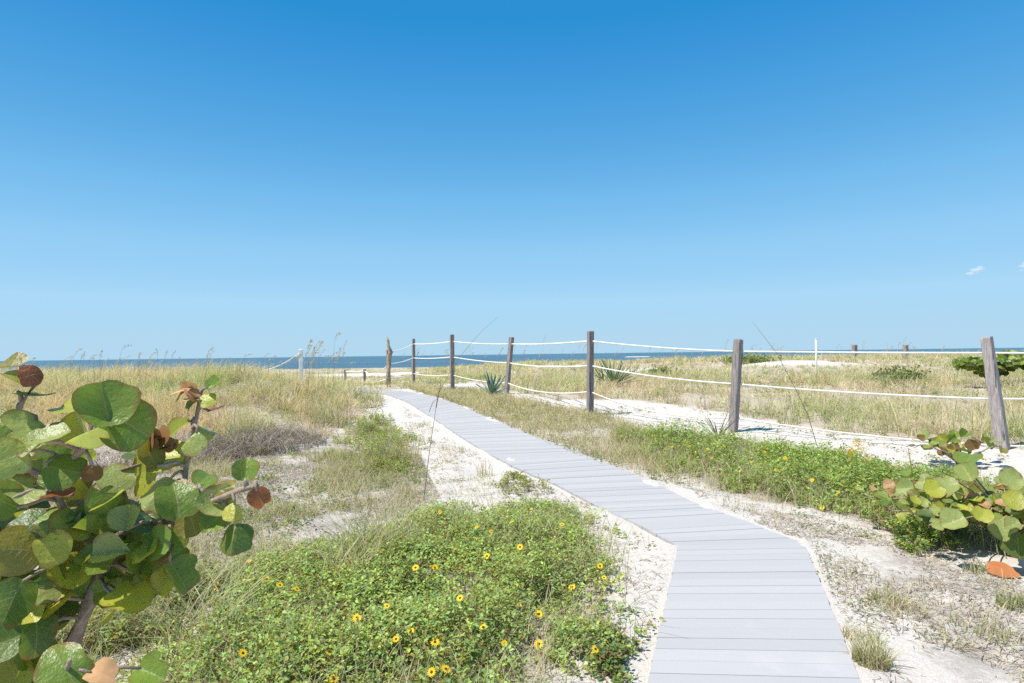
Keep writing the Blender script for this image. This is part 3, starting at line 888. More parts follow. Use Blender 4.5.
# sprigs of low green cover scattered over the sand and the verge
def cover(poly, bx, n0, label, thr, size, hue, hz=.05):
    x = rng.uniform(bx[0], bx[1], n0 // 7); y = rng.uniform(bx[2], bx[3], n0 // 7)
    k = inpoly(x, y, poly) & (pathdist(x, y) > .5) & (rng.random(len(x)) < ss(thr[0], thr[1], fbm(x + 201, y + 33, .7, 4)))
    x, y = x[k], y[k]; i = np.repeat(np.arange(len(x)), rng.integers(5, 14, len(x)))
    sc = rng.uniform(.5, 1.3, len(x))[i]; bx_, by_ = x[i] + rng.normal(0, .035, len(i)) * sc, y[i] + rng.normal(0, .035, len(i)) * sc
    z = gz(bx_, by_) + rng.uniform(.004, hz, len(i)) * sc
    nr = np.stack([rng.normal(0, .6, len(i)), rng.normal(0, .6, len(i)), np.ones(len(i))], -1); th = rng.uniform(0, 6.283, len(i))
    M = frames(nr, np.stack([np.cos(th), np.sin(th), rng.normal(0, .3, len(i))], -1)) * (size * rng.uniform(.6, 1.3, len(i)) * sc)[:, None, None]
    col = np.array(hue) * rng.uniform(.6, 1.35, (len(x), 1))[i] * rng.uniform(.85, 1.15, (len(i), 3))
    bb = rng.random(len(i)) < .18; col[bb] = C(.38, .26, .18) * rng.uniform(.6, 1.2, (bb.sum(), 1))
    tag(scatter('ground_cover', LEAF_T, LEAF_F, M, np.stack([bx_, by_, z], -1), col, M_LEAF), label, 'ground cover', kind='stuff')


cover(Z_LEFT, (-7, 0, 2.5, 9), 60000, 'sprigs of green weed scattered over the sand below the dune grass', (.40, .66), .028, (.31, .38, .16))
cover(Z_DUNE, (-14, -1, 7, 16), 50000, 'green weeds mixed into the dune grass', (.42, .66), .04, (.29, .35, .14), .16)
cover(Z_BROWN, (-4, 4.2, 4, 20), 80000, 'brownish green weeds in the verge between boardwalk and fence', (.30, .55), .03, (.33, .36, .16), .1)
cover(Z_LOWL, (-3.5, 0, .8, 5), 30000, 'light green weeds under the big sea grape bush', (.2, .5), .026, (.38, .45, .19), .08)
cover(Z_RIGHT, (.5, 9, 1.2, 7), 30000, 'tiny green sprigs on the littered sand beside the boardwalk', (.55, .75), .018, (.33, .40, .17), .03)
cover(Z_EDGE, (-4, 1.6, 2, 15), 40000, 'tiny green and yellow sprigs on the white sand along the boardwalk', (.46, .68), .02, (.36, .41, .16), .03)
cover(Z_TRACK, (-2, 9, 6, 20), 40000, 'scattered weeds on the white sand track', (.52, .66), .03, (.33, .37, .17), .05)
cover(Z_FIELD, (-3, 26, 8, 26), 60000, 'low green weeds among the field grass behind the fence', (.46, .66), .05, (.30, .36, .15), .2)

# goldenrod: tall yellow plumes over the right bank
b = hit(858, 486); root = empty('goldenrod', b, 'clump of yellow goldenrod plumes standing over the green bank', 'plant')
n = 26; P = b + np.stack([rng.normal(0, .07, n), rng.normal(0, .07, n), np.zeros(n)], -1)
blades('stem', P, rng.uniform(.3, .45, n), rng.uniform(.05, .5, n), np.full(n, .008), np.tile(C(.22, .28, .07), (n, 1)), M_GRASS, 3, root, b)
n = 260; cl_ = rng.integers(0, 4, n); cx_ = np.array([(0, 0, .46), (.07, .02, .40), (-.06, .03, .36), (.12, 0, .30)])
T = b + cx_[cl_] + rng.normal(0, 1, (n, 3)) * C(.022, .022, .04)
M = frames(rng.normal(0, 1, (n, 3)) + [0, 0, .5], rng.normal(0, 1, (n, 3))) * .018
scatter('blossoms', LEAF_T, LEAF_F, M, T, C(.80, .52, .03) * rng.uniform(.8, 1.15, (n, 1)), M_PETAL, root, origin=b)

# ------------------------------------------------------------------ grass tufts that stand alone
def tuft(px, py, n, r, h, label, w=(2, 3, 4, 1, 1), lean=(.1, .9), width=.005):
    b = hit(px, py); q = rng.uniform(0, 6.283, n); rr = 1.5 * r * np.sqrt(rng.random(n)); P = np.stack([b[0] + rr * np.cos(q), b[1] + rr * np.sin(q), np.zeros(n)], -1)
    P[:, 2] = gz(P[:, 0], P[:, 1]) - .005; col = mixcol(n, w)
    o = blades('grass_tuft', P, rng.uniform(h[0], h[1], n), rng.uniform(*lean, n), np.full(n, max(width, .0006 * b[1])) * rng.uniform(.7, 1.3, n), col, M_GRASS, 4, None, b, tipcol=col * .6 + STRAW * .4)
    o.location = [float(v) for v in b]; tag(o, label, 'grass tuft')


tuft(872, 664, 330, .055, (.05, .15), 'short green grass tuft, the bushiest one hugging the boardwalk edge')
tuft(862, 640, 130, .06, (.04, .10), 'thin straw tuft at the boardwalk edge just above the green tuft', (4, 2, 1, 1, 2))
tuft(888, 604, 150, .07, (.04, .10), 'green tuft with brown thatch on the sand near the boardwalk corner', (2, 3, 3, 2, 1))
tuft(905, 612, 110, .08, (.03, .08), 'brown dead tuft lying flat on the sand past the boardwalk corner', (2, .5, .2, 5, 2), (.6, 1.4))
tuft(1012, 606, 180, .05, (.04, .10), 'bright green leafy tuft on the sand below the fallen orange leaf', (.4, 2, 6, 0, 0))
tuft(975, 572, 70, .05, (.04, .12), 'pale thin tuft on the sand by the tip of the fallen orange leaf', (4, 2, 2, 0, 2))
tuft(998, 638, 90, .06, (.03, .09), 'small dark green weed tuft alone on bare sand, well below the fallen orange leaf', (1, 2, 4, 2, 1))
tuft(945, 640, 80, .08, (.03, .07), 'olive brown flattened tuft in the middle of the littered sand beyond the boardwalk edge tufts', (2, 4, 1, 3, 2), (.5, 1.3))
tuft(372, 566, 300, .14, (.25, .62), 'tall arching grass clump growing out of the sunflower patch', (3, 4, 4, .5, 1.5), (.2, 1.0))
tuft(345, 590, 160, .10, (.2, .5), 'pale straw grass clump in front of the tall arching clump', (5, 3, 1, 1, 3), (.3, 1.1))
tuft(205, 640, 90, .12, (.3, .6), 'long dark green blades arching below the sea grape bush', (.5, 2, 6, .5, 0), (.6, 1.4), .007)
tuft(240, 440, 240, .22, (.35, .8), 'tall pale grass clump behind the dry orange leaf on the dune foot', (5, 3, 1, .5, 3))
tuft(328, 425, 260, .25, (.3, .75), 'tall green dune grass clump by the dense small green bush', (2, 4, 3, 1, 1))
tuft(400, 462, 120, .2, (.3, .65), 'wispy straw clump in front of the dense small green bush', (5, 3, 1, 1, 2))
tuft(205, 515, 120, .15, (.15, .4), 'thin grey green wisps on the sand beside the big sea grape bush', (3, 3, 2, 2, 2))
tuft(485, 476, 60, .08, (.12, .3), 'slim upright wisp on the white sand by the boardwalk', (4, 3, 2, 1, 1), (.05, .5))

# long single stalks
def stalk(pts, Y, label, r=.006, nodes=True):
    b = hit(*pts[0]); Y0 = b[1]; ps = [b] + [at(px, py, Y0 + Y * i / max(1, len(pts) - 2)) for i, (px, py) in enumerate(pts[1:])]
    m = MB(); m.tube(ps, [r * (1 - .6 * i / (len(ps) - 1)) for i in range(len(ps))], 6)
    o = m.build('dry_stalk', M_STALK, None, b); o.location = [float(v) for v in b]; tag(o, label, 'stalk')
    return o, ps


o, ps = stalk([(424, 500), (427, 470), (431, 440), (436, 408), (441, 379)], .05, 'tall thin brown stalk standing on the sand in front of the boardwalk', .005)
m = MB(); m.tube([at(429, 412, ps[1][1]) + 0, at(433, 402, ps[1][1]), at(438, 398, ps[1][1])], [.003, .004, .002], 5); m.tube([at(436, 408, ps[1][1]), at(438, 396, ps[1][1]), at(441, 382, ps[1][1])], [.005, .007, .003], 5)
m.build('seed_tip', M_STALK, o, np.array(o.location))
stalk([(817, 446), (808, 415), (795, 388), (776, 352), (752, 321)], -.3, 'very long thin stalk leaning over the ropes from the green bank', .006)
stalk([(436, 398), (455, 363), (470, 344), (484, 329), (498, 317)], -.2, 'long thin bent blade rising against the sky between two fence posts', .0065)
stalk([(687, 446), (686, 436), (685, 424)], 0, 'short dark stick upright at the sand track edge', .012)
stalk([(912, 482), (911, 465), (908, 448)], 0, 'short dark stick at the sand track near the sea grape', .01)

# ------------------------------------------------------------------ agaves and yuccas
def rosette(px, py, Y, n, L_, wd, col, label, name, up_=(.3, 1.1)):
    if Y is None: b = hit(px, py)
    else: b = at(px, py, Y); b[2] = float(gz(b[0], Y))
    th = rng.uniform(0, 6.283, n); el = rng.uniform(*up_, n); ln = L_ * rng.uniform(.7, 1.1, n)
    V, Fc, T = [], [], []
    for i in range(n):
        d = np.array([math.cos(th[i]) * math.cos(el[i]), math.sin(th[i]) * math.cos(el[i]), math.sin(el[i])])
        s = np.array([-math.sin(th[i]), math.cos(th[i]), 0]); nn = np.cross(s, d); nn = nn if nn[2] > 0 else -nn
        o = len(V); c_ = col * R.uniform(.7, 1.25)
        for t, wf_ in ((0, .7), (.3, 1), (.65, .75), (1, .04)):
            c = d * ln[i] * t + np.array([0, 0, .03 - .10 * ln[i] * t * t * math.cos(el[i])])
            V += [c - s * wd * wf_ + nn * wd * .35, c - nn * wd * .25, c + s * wd * wf_ + nn * wd * .35]; T += [c_] * 3
        for k in range(3):
            q = o + 3 * k; Fc += [(q, q + 1, q + 4, q + 3), (q + 1, q + 2, q + 5, q + 4)]
    loops = np.array([i for f in Fc for i in f]); starts = np.cumsum([0] + [len(f) for f in Fc])[:-1]
    o = addobj(name, npmesh(name, np.array(V), loops, starts, M_AGAVE, np.array(T)), None, b); tag(o, label, 'plant'); return o


rosette(492, 396.5, None, 26, .62, .045, C(.22, .33, .24), 'blue green agave with stiff blades at the foot of the tilted fence post', 'agave', (.35, 1.35))
rosette(614, 374, 19, 54, .95, .03, C(.18, .27, .12), 'dark green spiky yucca behind the rope fence on the field', 'yucca', (.1, 1.4))
rosette(604, 378, 19.6, 34, .62, .03, C(.18, .25, .12), 'lower yucca tuft leaning beside the dark green spiky one', 'yucca', (.0, 1.2))
rosette(718, 441, None, 15, .5, .013, C(.17, .17, .10), 'dry dark spiky agave on the white sand at the foot of a leaning post', 'agave', (.45, 1.25))

# ------------------------------------------------------------------ sea grapes
def grape_template(rings=5, segs=24, seed=0, bite=0.0):
    q_ = random.Random(seed); ph = [q_.uniform(0, 6.28) for _ in range(5)]; am = [q_.uniform(.01, .035) for _ in range(5)]; bq = q_.uniform(0, 6.28)
    V = [(0, 0, -.05)]; U = [(0, 0)]; Fc = []
    for r in range(1, rings + 1):
        for s in range(segs):
            q = 2 * math.pi * s / segs; rr = r / rings
            k = 1.0 - .20 * max(0, math.cos(q + math.pi / 2)) ** 10 * (rr ** 2) + rr * rr * sum(am[m] * math.sin((m + 2) * q + ph[m]) for m in range(5)) - bite * rr ** 3 * max(0, math.cos(q - bq)) ** 14
            x, y = rr * k * math.cos(q) * 1.02, rr * k * math.sin(q)
            z = .13 * rr * rr + .10 * abs(x) - .05 + .05 * rr * rr * math.sin(3 * q + ph[0]) + .03 * rr * rr * math.sin(7 * q + ph[1]) - .08 * y * y
            V.append((x, y, z)); U.append((x, y))
    for s in range(segs): Fc.append((0, 1 + s, 1 + (s + 1) % segs))
    for r in range(rings - 1):
        for s in range(segs):
            a = 1 + r * segs + s; b = 1 + r * segs + (s + 1) % segs
            Fc.append((a, a + segs, b + segs, b))
    V = np.array(V); V[:, 1] += .92                    # the stalk end is the origin
    return V, Fc, np.array(U)


GV, GF, GU = grape_template()
PAL = {'G': C(.20, .30, .05), 'D': C(.11, .19, .04), 'Y': C(.44, .45, .06), 'L': C(.38, .44, .15), 'R': C(.26, .085, .04), 'B': C(.22, .13, .06), 'O': C(.66, .38, .2), 'M': C(.26, .235, .05)}


def fold(v, a, curl):
    v = v.copy(); v[:, 2] += a * np.abs(v[:, 0]) + curl * (v[:, 1] - .3) ** 2; return v


GVS = [fold(grape_template(seed=sd_, bite=bt_)[0], fa_, fc_) for sd_, bt_, fa_, fc_ in ((1, 0, .05, -.05), (2, 0, .38, -.12), (3, .3, -.2, -.25), (4, 0, .22, .14), (5, 0, .55, .05), (6, .22, .1, -.3), (7, 0, -.12, .12), (8, .4, .3, -.1))]


def grape_leaves(name, recs, parent, origin, mat=M_GRAPE, tpl=None):
    """recs: (stalk end point, direction along the leaf, normal, radius, colour)"""
    T = np.array([r[0] for r in recs]); al = np.array([r[1] for r in recs]); nr = np.array([r[2] for r in recs]); s = np.array([r[3] for r in recs])
    M = frames(nr, al); M[:, :, 0] *= (s * rng.uniform(.88, 1.1, len(s)))[:, None]; M[:, :, 1] *= s[:, None]; M[:, :, 2] *= (s * rng.uniform(.5, 1.5, len(s)))[:, None]
    kk = rng.integers(0, 8, len(s)) if tpl is None else np.full(len(s), tpl); tv = np.array(GVS)[kk]                       # n,k,3
    V = (np.einsum('nij,nkj->nki', M, tv) + T[:, None, :]).reshape(-1, 3) - np.array(origin); n, k = len(s), len(GV)
    fl = [i for f in GF for i in f]; fs = np.cumsum([0] + [len(f) for f in GF])[:-1]
    loops = (np.arange(n)[:, None] * k + np.array(fl)[None]).ravel(); starts = (np.arange(n)[:, None] * len(fl) + fs[None]).ravel()
    return addobj(name, npmesh(name, V, loops, starts, mat, np.repeat(np.array([r[4] for r in recs]), k, 0), np.tile(GU, (n, 1)), True), parent)


def rv(s=1.0): return np.array([R.gauss(0, s), R.gauss(0, s), R.gauss(0, s)])


# --- the big bush in the left foreground
base = np.array([-1.22, 1.62, 0.0]); base[2] = float(gz(base[0], base[1]))
bush = empty('sea_grape_bush', base, 'big sea grape bush with round green and russet leaves, close to the viewer', 'bush')
br = MB()
BP = []
def branch(pts, r0, r1):
    for i in range(len(pts) - 1):
        for k in range(8): BP.append(pts[i] + (np.array(pts[i + 1]) - pts[i]) * k / 8)
    br.tube(pts, [r0 + (r1 - r0) * i / (len(pts) - 1) for i in range(len(pts))], 8, .12)
    return pts
J = at(107, 560, 1.5)
branch([base - [0, 0, .1], base + [.03, -.02, .4], at(72, 645, 1.52), at(90, 600, 1.5), J], .026, .015)
j2 = at(122, 532, 1.5)
branch([J, j2, at(165, 521, 1.48), at(205, 505, 1.45), at(240, 490, 1.42), at(258, 486, 1.4)], .014, .005)
branch([j2, at(125, 500, 1.5), at(122, 470, 1.5), at(150, 462, 1.52)], .009, .004)
branch([J, at(70, 520, 1.45), at(48, 480, 1.4), at(70, 462, 1.36), at(92, 440, 1.33), at(103, 412, 1.3), at(107, 398, 1.3)], .012, .004)
branch([at(48, 480, 1.4), at(20, 465, 1.38), at(14, 430, 1.36), at(20, 405, 1.34), at(35, 385, 1.33), at(20, 372, 1.33)], .010, .004)
branch([at(165, 521, 1.48), at(185, 480, 1.5), at(188, 445, 1.52), at(196, 420, 1.53), at(200, 396, 1.54)], .008, .004)
branch([J, at(60, 570, 1.55), at(10, 590, 1.6), at(-60, 580, 1.6)], .012, .006)
branch([base + [.03, -.02, .4], base + [-.25, -.1, .7], base + [-.45, -.1, 1.0], base + [-.5, -.05, 1.35]], .016, .006)
branch([base + [.02, 0, .2], base + [.05, -.3, .5], at(60, 690, 1.25), at(70, 660, 1.22)], .012, .004)

hero = [  # px, py (leaf centre), diameter px, depth, in-picture direction of the leaf (deg), tilt towards the sky, colour
    (106, 409, 62, 1.28, 80, .25, 'G'), (128, 424, 60, 1.31, -20, .25, 'G'), (86, 433, 44, 1.26, 190, .6, 'L'), (70, 407, 40, 1.36, 140, .5, 'Y'), (78, 425, 46, 1.38, 150, .4, 'Y'),
    (18, 374, 44, 1.31, 110, .5, 'Y'), (8, 366, 40, 1.33, 150, .4, 'M'), (29, 376, 26, 1.29, 10, .15, 'R'), (33, 396, 40, 1.35, -20, .8, 'D'), (22, 425, 46, 1.30, 230, .2, 'L'), (36, 442, 48, 1.33, 280, .5, 'L'),
    (48, 438, 46, 1.28, 60, .7, 'L'), (62, 470, 48, 1.32, 0, .4, 'G'), (92, 473, 24, 1.34, 270, .1, 'B'), (8, 460, 50, 1.29, 200, .3, 'L'), (2, 425, 50, 1.36, 170, .5, 'G'), (58, 495, 36, 1.30, -10, .7, 'R'),
    (142, 472, 52, 1.50, 190, .25, 'Y'), (168, 458, 54, 1.52, 60, .25, 'Y'), (150, 455, 40, 1.46, 120, .4, 'M'), (136, 452, 30, 1.55, 170, .7, 'D'), (158, 492, 50, 1.47, 250, .3, 'L'),
    (213, 386, 20, 1.54, 50, .6, 'G'), (207, 400, 22, 1.52, 30, .5, 'Y'), (216, 409, 24, 1.55, 20, .8, 'R'), (193, 402, 20, 1.53, 200, .5, 'D'), (180, 424, 34, 1.54, 170, .8, 'L'), (203, 432, 30, 1.55, -20, .6, 'L'), (188, 440, 34, 1.50, 250, .4, 'L'), (197, 448, 24, 1.55, 290, .3, 'O'),
    (246, 470, 30, 1.42, 80, .3, 'G'), (259, 497, 26, 1.38, -70, .1, 'R'), (233, 537, 40, 1.42, -80, .2, 'D'), (235, 510, 26, 1.40, 250, .6, 'Y'), (216, 505, 40, 1.44, 130, .35, 'L'), (214, 520, 38, 1.46, 230, .4, 'G'),
    (178, 500, 50, 1.42, 95, .15, 'G'), (192, 522, 36, 1.45, -60, .3, 'M'), (165, 540, 48, 1.43, -90, .3, 'G'), (180, 575, 46, 1.42, -95, .2, 'G'), (168, 580, 36, 1.45, 240, .2, 'Y'), (128, 598, 56, 1.40, -10, .5, 'Y'), (115, 605, 40, 1.42, 200, .5, 'Y'),
    (105, 505, 46, 1.45, 110, .4, 'G'), (60, 520, 50, 1.40, 200, .25, 'G'), (85, 525, 44, 1.43, 60, .3, 'D'), (30, 530, 50, 1.38, 150, .3, 'D'), (18, 550, 58, 1.35, 180, .2, 'M'), (52, 548, 40, 1.36, 30, .25, 'Y'), (48, 555, 30, 1.37, -30, .2, 'Y'),
    (95, 560, 44, 1.40, 150, .2, 'G'), (140, 560, 42, 1.44, 60, .3, 'G'), (12, 600, 56, 1.36, 250, .15, 'D'), (40, 625, 52, 1.4, 270, .15, 'D'), (8, 640, 50, 1.4, 200, .2, 'D'), (66, 668, 62, 1.22, 130, .35, 'G'), (100, 672, 34, 1.24, 20, .85, 'O'),
    (150, 672, 40, 1.3, -60, .3, 'G'), (108, 552, 40, 1.38, 10, .5, 'L'), (128, 520, 34, 1.42, 80, .5, 'L'), (0, 500, 52, 1.33, 160, .3, 'G'), (26, 490, 44, 1.36, 60, .5, 'L'), (118, 478, 40, 1.48, 100, .3, 'L'), (205, 478, 34, 1.47, 60, .4, 'G'), (222, 490, 34, 1.45, 20, .5, 'M')]
recs, dead = [], []
for (px, py, dm, Y, ang, tilt, cl_) in hero:
    rr = dm / F * Y / 2 * .84
    c_ = at(px, py, Y); q = rad(ang); al = right * math.cos(q) + up * math.sin(q) + rv(.12)
    view = (EYE - c_); view /= np.linalg.norm(view)
    nr = view * (1 - tilt) + np.array([-.25, 0, 1.0]) * tilt * 1.2 + rv(.3)
    if R.random() < .35: nr = -nr
    nr /= np.linalg.norm(nr); al = al - nr * (al @ nr); al /= np.linalg.norm(al)
    st = c_ - al * rr * .92
    (dead if cl_ in 'OB' else recs).append((st, al, nr, rr, PAL[cl_] * R.uniform(.85, 1.15)))
    q = BP[int(np.argmin([np.linalg.norm(p_ - st) + .5 * max(0, p_[2] - st[2]) for p_ in BP]))]
    br.tube([q, q * .6 + st * .4 + [0, 0, .012], q * .2 + st * .8 + [0, 0, .006], st + al * .008], [.0055, .0048, .004, .003], 6)
# fill leaves through the body of the bush, below and out of the frame too
def inside(px, py): return True
tries = 0
while tries < 560:
    px = R.uniform(-190, 175); py = R.uniform(455, 690)
    lim = 175 - max(0, py - 560) * 1.15
    if px > lim or (px > 60 and py > 600) or (py < 500 and px > 90): continue
    tries += 1
    Y = R.uniform(1.40, 1.95); c_ = at(px, py, Y); rr = R.uniform(.03, .058)
    al = rv(1) + np.array([0, 0, .4]); nr = np.array([-.2, -.5, .6]) + rv(.55); nr /= np.linalg.norm(nr); al = al - nr * (al @ nr); al /= np.linalg.norm(al)
    col = PAL[R.choice('GGGGDMMYYYLLR')] * R.uniform(.8, 1.2)
    recs.append((c_ - al * rr, al, nr, rr, col))
for _ in range(170):                                      # lower skirt and side out of view
    p = base + np.array([R.uniform(-.75, .25), R.uniform(-.35, .45), R.uniform(.15, 1.0)])
    px, py = proj(*p)
    if px > 70 or (py < 660 and px > -20): continue
    nr = np.array([-.2, -.4, .6]) + rv(.5); al = rv(1); nr /= np.linalg.norm(nr); al = al - nr * (al @ nr); al /= np.linalg.norm(al)
    recs.append((p, al, nr, R.uniform(.05, .08), PAL[R.choice('GGGDDMYL')] * R.uniform(.8, 1.2)))
grape_leaves('foliage', recs, bush, base)
for _ in range(430):                                       # small leaves through the middle
    px = R.uniform(60, 238); py = R.uniform(440, 590)
    if px > 238 - max(0, py - 530) * 1.3: continue
    Y = R.uniform(1.42, 1.75); c_ = at(px, py, Y); rr = R.uniform(.02, .046)
    al = rv(1) + np.array([0, 0, .5]); nr = np.array([-.2, -.4, .6]) + rv(.6); nr /= np.linalg.norm(nr); al = al - nr * (al @ nr); al /= np.linalg.norm(al)
    recs.append((c_ - al * rr, al, nr, rr, PAL[R.choice('GGGLLLYYYYMDR')] * R.uniform(.8, 1.25)))
# curled dry leaves
for (px, py, dm, Y) in ((185, 390, 22, 1.53), (191, 397, 18, 1.52), (146, 437, 24, 1.47), (157, 440, 22, 1.49), (138, 445, 18, 1.48), (168, 447, 16, 1.5)):
    for _ in range(3):
        c_ = at(px + R.uniform(-5, 5), py + R.uniform(-4, 4), Y); rr = dm / F * Y / 2 * R.uniform(.7, 1.1)
        nr = rv(1); al = rv(1); nr /= np.linalg.norm(nr); al = al - nr * (al @ nr); al /= np.linalg.norm(al)
        dead.append((c_ - al * rr, al, nr, rr, (PAL['O'] if px > 180 else C(.30, .16, .07)) * R.uniform(.7, 1.15)))
d_ = grape_leaves('dried_leaves', dead, bush, base, M_DEAD); d_['label'] = 'curled orange and brown dried leaves'
br.build('branch', M_BARK, bush, base)


def shrub(b, stems, leaf, cols, label, spread, height, name='sea_grape_shrub', per=11, upb=.45, dark=1.0):
    b = np.array(b, float); root = empty(name, b, label, 'bush'); m = MB(); recs = []
    for (az, ln) in stems:
        d = np.array([math.cos(az), math.sin(az)]); pts = []
        ph = R.uniform(0, 6)
        for i in range(7):
            t = i / 6; r_ = ln * t
            p = np.array([b[0] + d[0] * r_ * spread, b[1] + d[1] * r_ * spread, 0.0]); p[:2] += .05 * math.sin(ph + 3 * t) * t
            p[2] = float(gz(p[0], p[1])) + height * R.uniform(.85, 1.1) * math.sin(min(1, t * 1.25 + .05) * 1.5) * (1 - .25 * t) ; pts.append(p)
        m.tube(pts, [.016 * (1 - .75 * i / 6) for i in range(7)], 6, .1)
        for k in range(per):
            t = .25 + .75 * k / (per - 1); i = min(5, int(t * 6)); f = t * 6 - i; p = pts[i] * (1 - f) + pts[i + 1] * f
            side = 1 if k % 2 else -1
            al = np.array([d[0] * .5 - d[1] * side, d[1] * .5 + d[0] * side, .55]) + rv(.3)
            nr = np.array([-.15, -.35, upb + .4]) + rv(.42); nr /= np.linalg.norm(nr); al = al - nr * (al @ nr); al /= np.linalg.norm(al)
            recs.append((p + al * leaf * .2 + [0, 0, R.uniform(-.02, .07)], al, nr, leaf * R.uniform(.65, 1.1), PAL[R.choice(cols)] * R.uniform(.8, 1.2) * dark))
    m.build('branch', M_BARK, root, b); grape_leaves('foliage', recs, root, b); return root


b = hit(1024, 543)
st = [(R.uniform(2.2, 4.4), R.uniform(.3, .95)) for _ in range(16)] + [(math.pi * .98, 1.0), (math.pi * .86, 1.05), (math.pi * 1.1, .95), (math.pi * .72, .9), (math.pi * .5, .8), (math.pi * 1.28, .6), (math.pi * 1.45, .5), (.2, .9), (math.pi * 1.65, .55), (-.25, 1.0), (.7, .9), (math.pi * .62, .55), (math.pi * 1.0, .5), (math.pi * .35, .5)]
rg = shrub(b, st, .05, 'LLLLYYGGGDMO', 'small sea grape with pale round leaves sprawling on the sand below the split post', 1.0, .40, per=16)
# three big pale leaves and one fallen orange
recs = []
for (px, py, dm, Y, ang, tilt, c_) in ((954, 521, 33, 4.05, 180, .35, 'L'), (983, 514, 27, 4.0, 60, .4, 'Y'), (968, 474, 30, 4.5, 120, .5, 'L'), (968, 459, 32, 4.7, 90, .7, 'G'), (948, 486, 30, 4.5, 190, .5, 'L'), (935, 490, 28, 4.55, 180, .6, 'Y'), (905, 488, 26, 4.7, 170, .5, 'L'), (925, 487, 24, 4.7, 20, .5, 'L'),
                                       (1010, 480, 34, 4.2, 60, .5, 'L'), (1015, 500, 30, 4.1, 200, .4, 'Y'), (1005, 530, 34, 4.0, 250, .3, 'L'), (1018, 545, 36, 3.95, 280, .3, 'D'), (955, 441, 16, 6.2, 60, .6, 'G')):
    p = at(px, py, Y); rr = dm / F * Y / 2 * .7; q = rad(ang); al = right * math.cos(q) + up * math.sin(q)
    v = EYE - p; v /= np.linalg.norm(v); nr = v * (1 - tilt) + np.array([-.2, 0, 1.]) * tilt + rv(.15); nr /= np.linalg.norm(nr); al = al - nr * (al @ nr); al /= np.linalg.norm(al)
    recs.append((p - al * rr * .92, al, nr, rr, PAL[c_] * R.uniform(.9, 1.1)))
grape_leaves('foliage', recs[:-1], rg, b)
m = MB()
for r_ in recs[:-1]:
    q = r_[0]; m.tube([q, (q + np.array(b)) / 2 + [0, .1, .1], np.array(b) + [0, .05, .15]], [.004, .006, .008], 5)
m.build('branch', M_BARK, rg, b)

b3 = hit(962, 470)
s3 = shrub(b3, [(2.7, .5), (3.4, .45), (.4, .5), (1.6, .35), (-.5, .4), (2.1, .4), (1., .4)], .07, 'GGDMYLB', 'dark sea grape sprig at the foot of the split fence post', 1.0, .34, per=7)
# far shrubs beyond the fence
for (px, py, Y, n, h_, sp, lab, cols, dk) in ((992, 392, 16.5, 30, .85, 1.0, 'dark green sea grape shrub behind the split fence post', 'GGGDDL', 1.1), (1045, 392, 16, 28, .95, 1.1, 'dark green sea grape shrub partly cut off by the frame, beyond the split post', 'GGGDDL', 1.1)):
    b = at(px, py, Y); b[2] = float(gz(b[0], Y))
    shrub(b, [(R.uniform(0, 6.28), R.uniform(.5, 1.0)) for _ in range(n)], .10, cols, lab, sp, h_, per=12, dark=dk)
for (px, py, Y, r_, h_, nl, lab) in ((905, 384, 19, .55, .5, 900, 'larger of two low dark shrubs in the field beside the sea grape shrub'), (884, 384, 20, .35, .42, 500, 'smallest low dark shrub in the grass beyond the middle rope'), (748, 361, 36, 1.3, .5, 1100, 'olive shrub on the horizon just beside the top of the second leaning post'), (662, 379, 27, .6, .4, 400, 'olive weed clump in the field beyond the middle rope span')):
    b = at(px, py, Y); b[0:3] = (b[0], Y, float(gz(b[0], Y)))
    root = empty('low_shrub', b, lab, 'shrub')
    T = rng.normal(0, 1, (nl, 3)) * [r_ * .5, r_ * .5, h_ * .35]; T[:, 2] = np.abs(T[:, 2]) + .08; T = T + b
    M = frames(rng.normal(0, .6, (nl, 3)) + [0, 0, .6], rng.normal(0, 1, (nl, 3))) * (.0035 * Y + .03)
    scatter('foliage', LEAF_T, LEAF_F, M, T, C(.25, .30, .12) * rng.uniform(.6, 1.4, (nl, 1)), M_LEAF, root, origin=b)
    m = MB()
    for _ in range(9):
        q = R.uniform(0, 6.28); m.tube([b - [0, 0, .05], b + [math.cos(q) * r_ * .3, math.sin(q) * r_ * .3, h_ * .4], b + [math.cos(q) * r_ * .6, math.sin(q) * r_ * .6, h_ * .7]], [.02, .012, .005], 5)
    m.build('branch', M_BARK, root, b)

# fallen leaves by the right edge
for (px, py, c_, lab, rr, nr) in ((1006, 576, C(.52, .20, .08), 'orange fallen sea grape leaf lying on the bare sand', .085, (-.1, -.3, 1)), (1024, 574, C(.45, .42, .42), 'grey curled fallen leaf beside the orange fallen leaf', .06, (.3, -.6, .6))):
    b = hit(px, py); al = np.array([-1., .1, .15]); nr = np.array(nr, float); nr /= np.linalg.norm(nr); al = al - nr * (al @ nr); al /= np.linalg.norm(al)
    o = grape_leaves('fallen_leaf', [(b + [.07, 0, .03], al, nr, rr, c_)], None, b, M_DEAD, 0); o.location = [float(v) for v in b]; tag(o, lab, 'leaf')

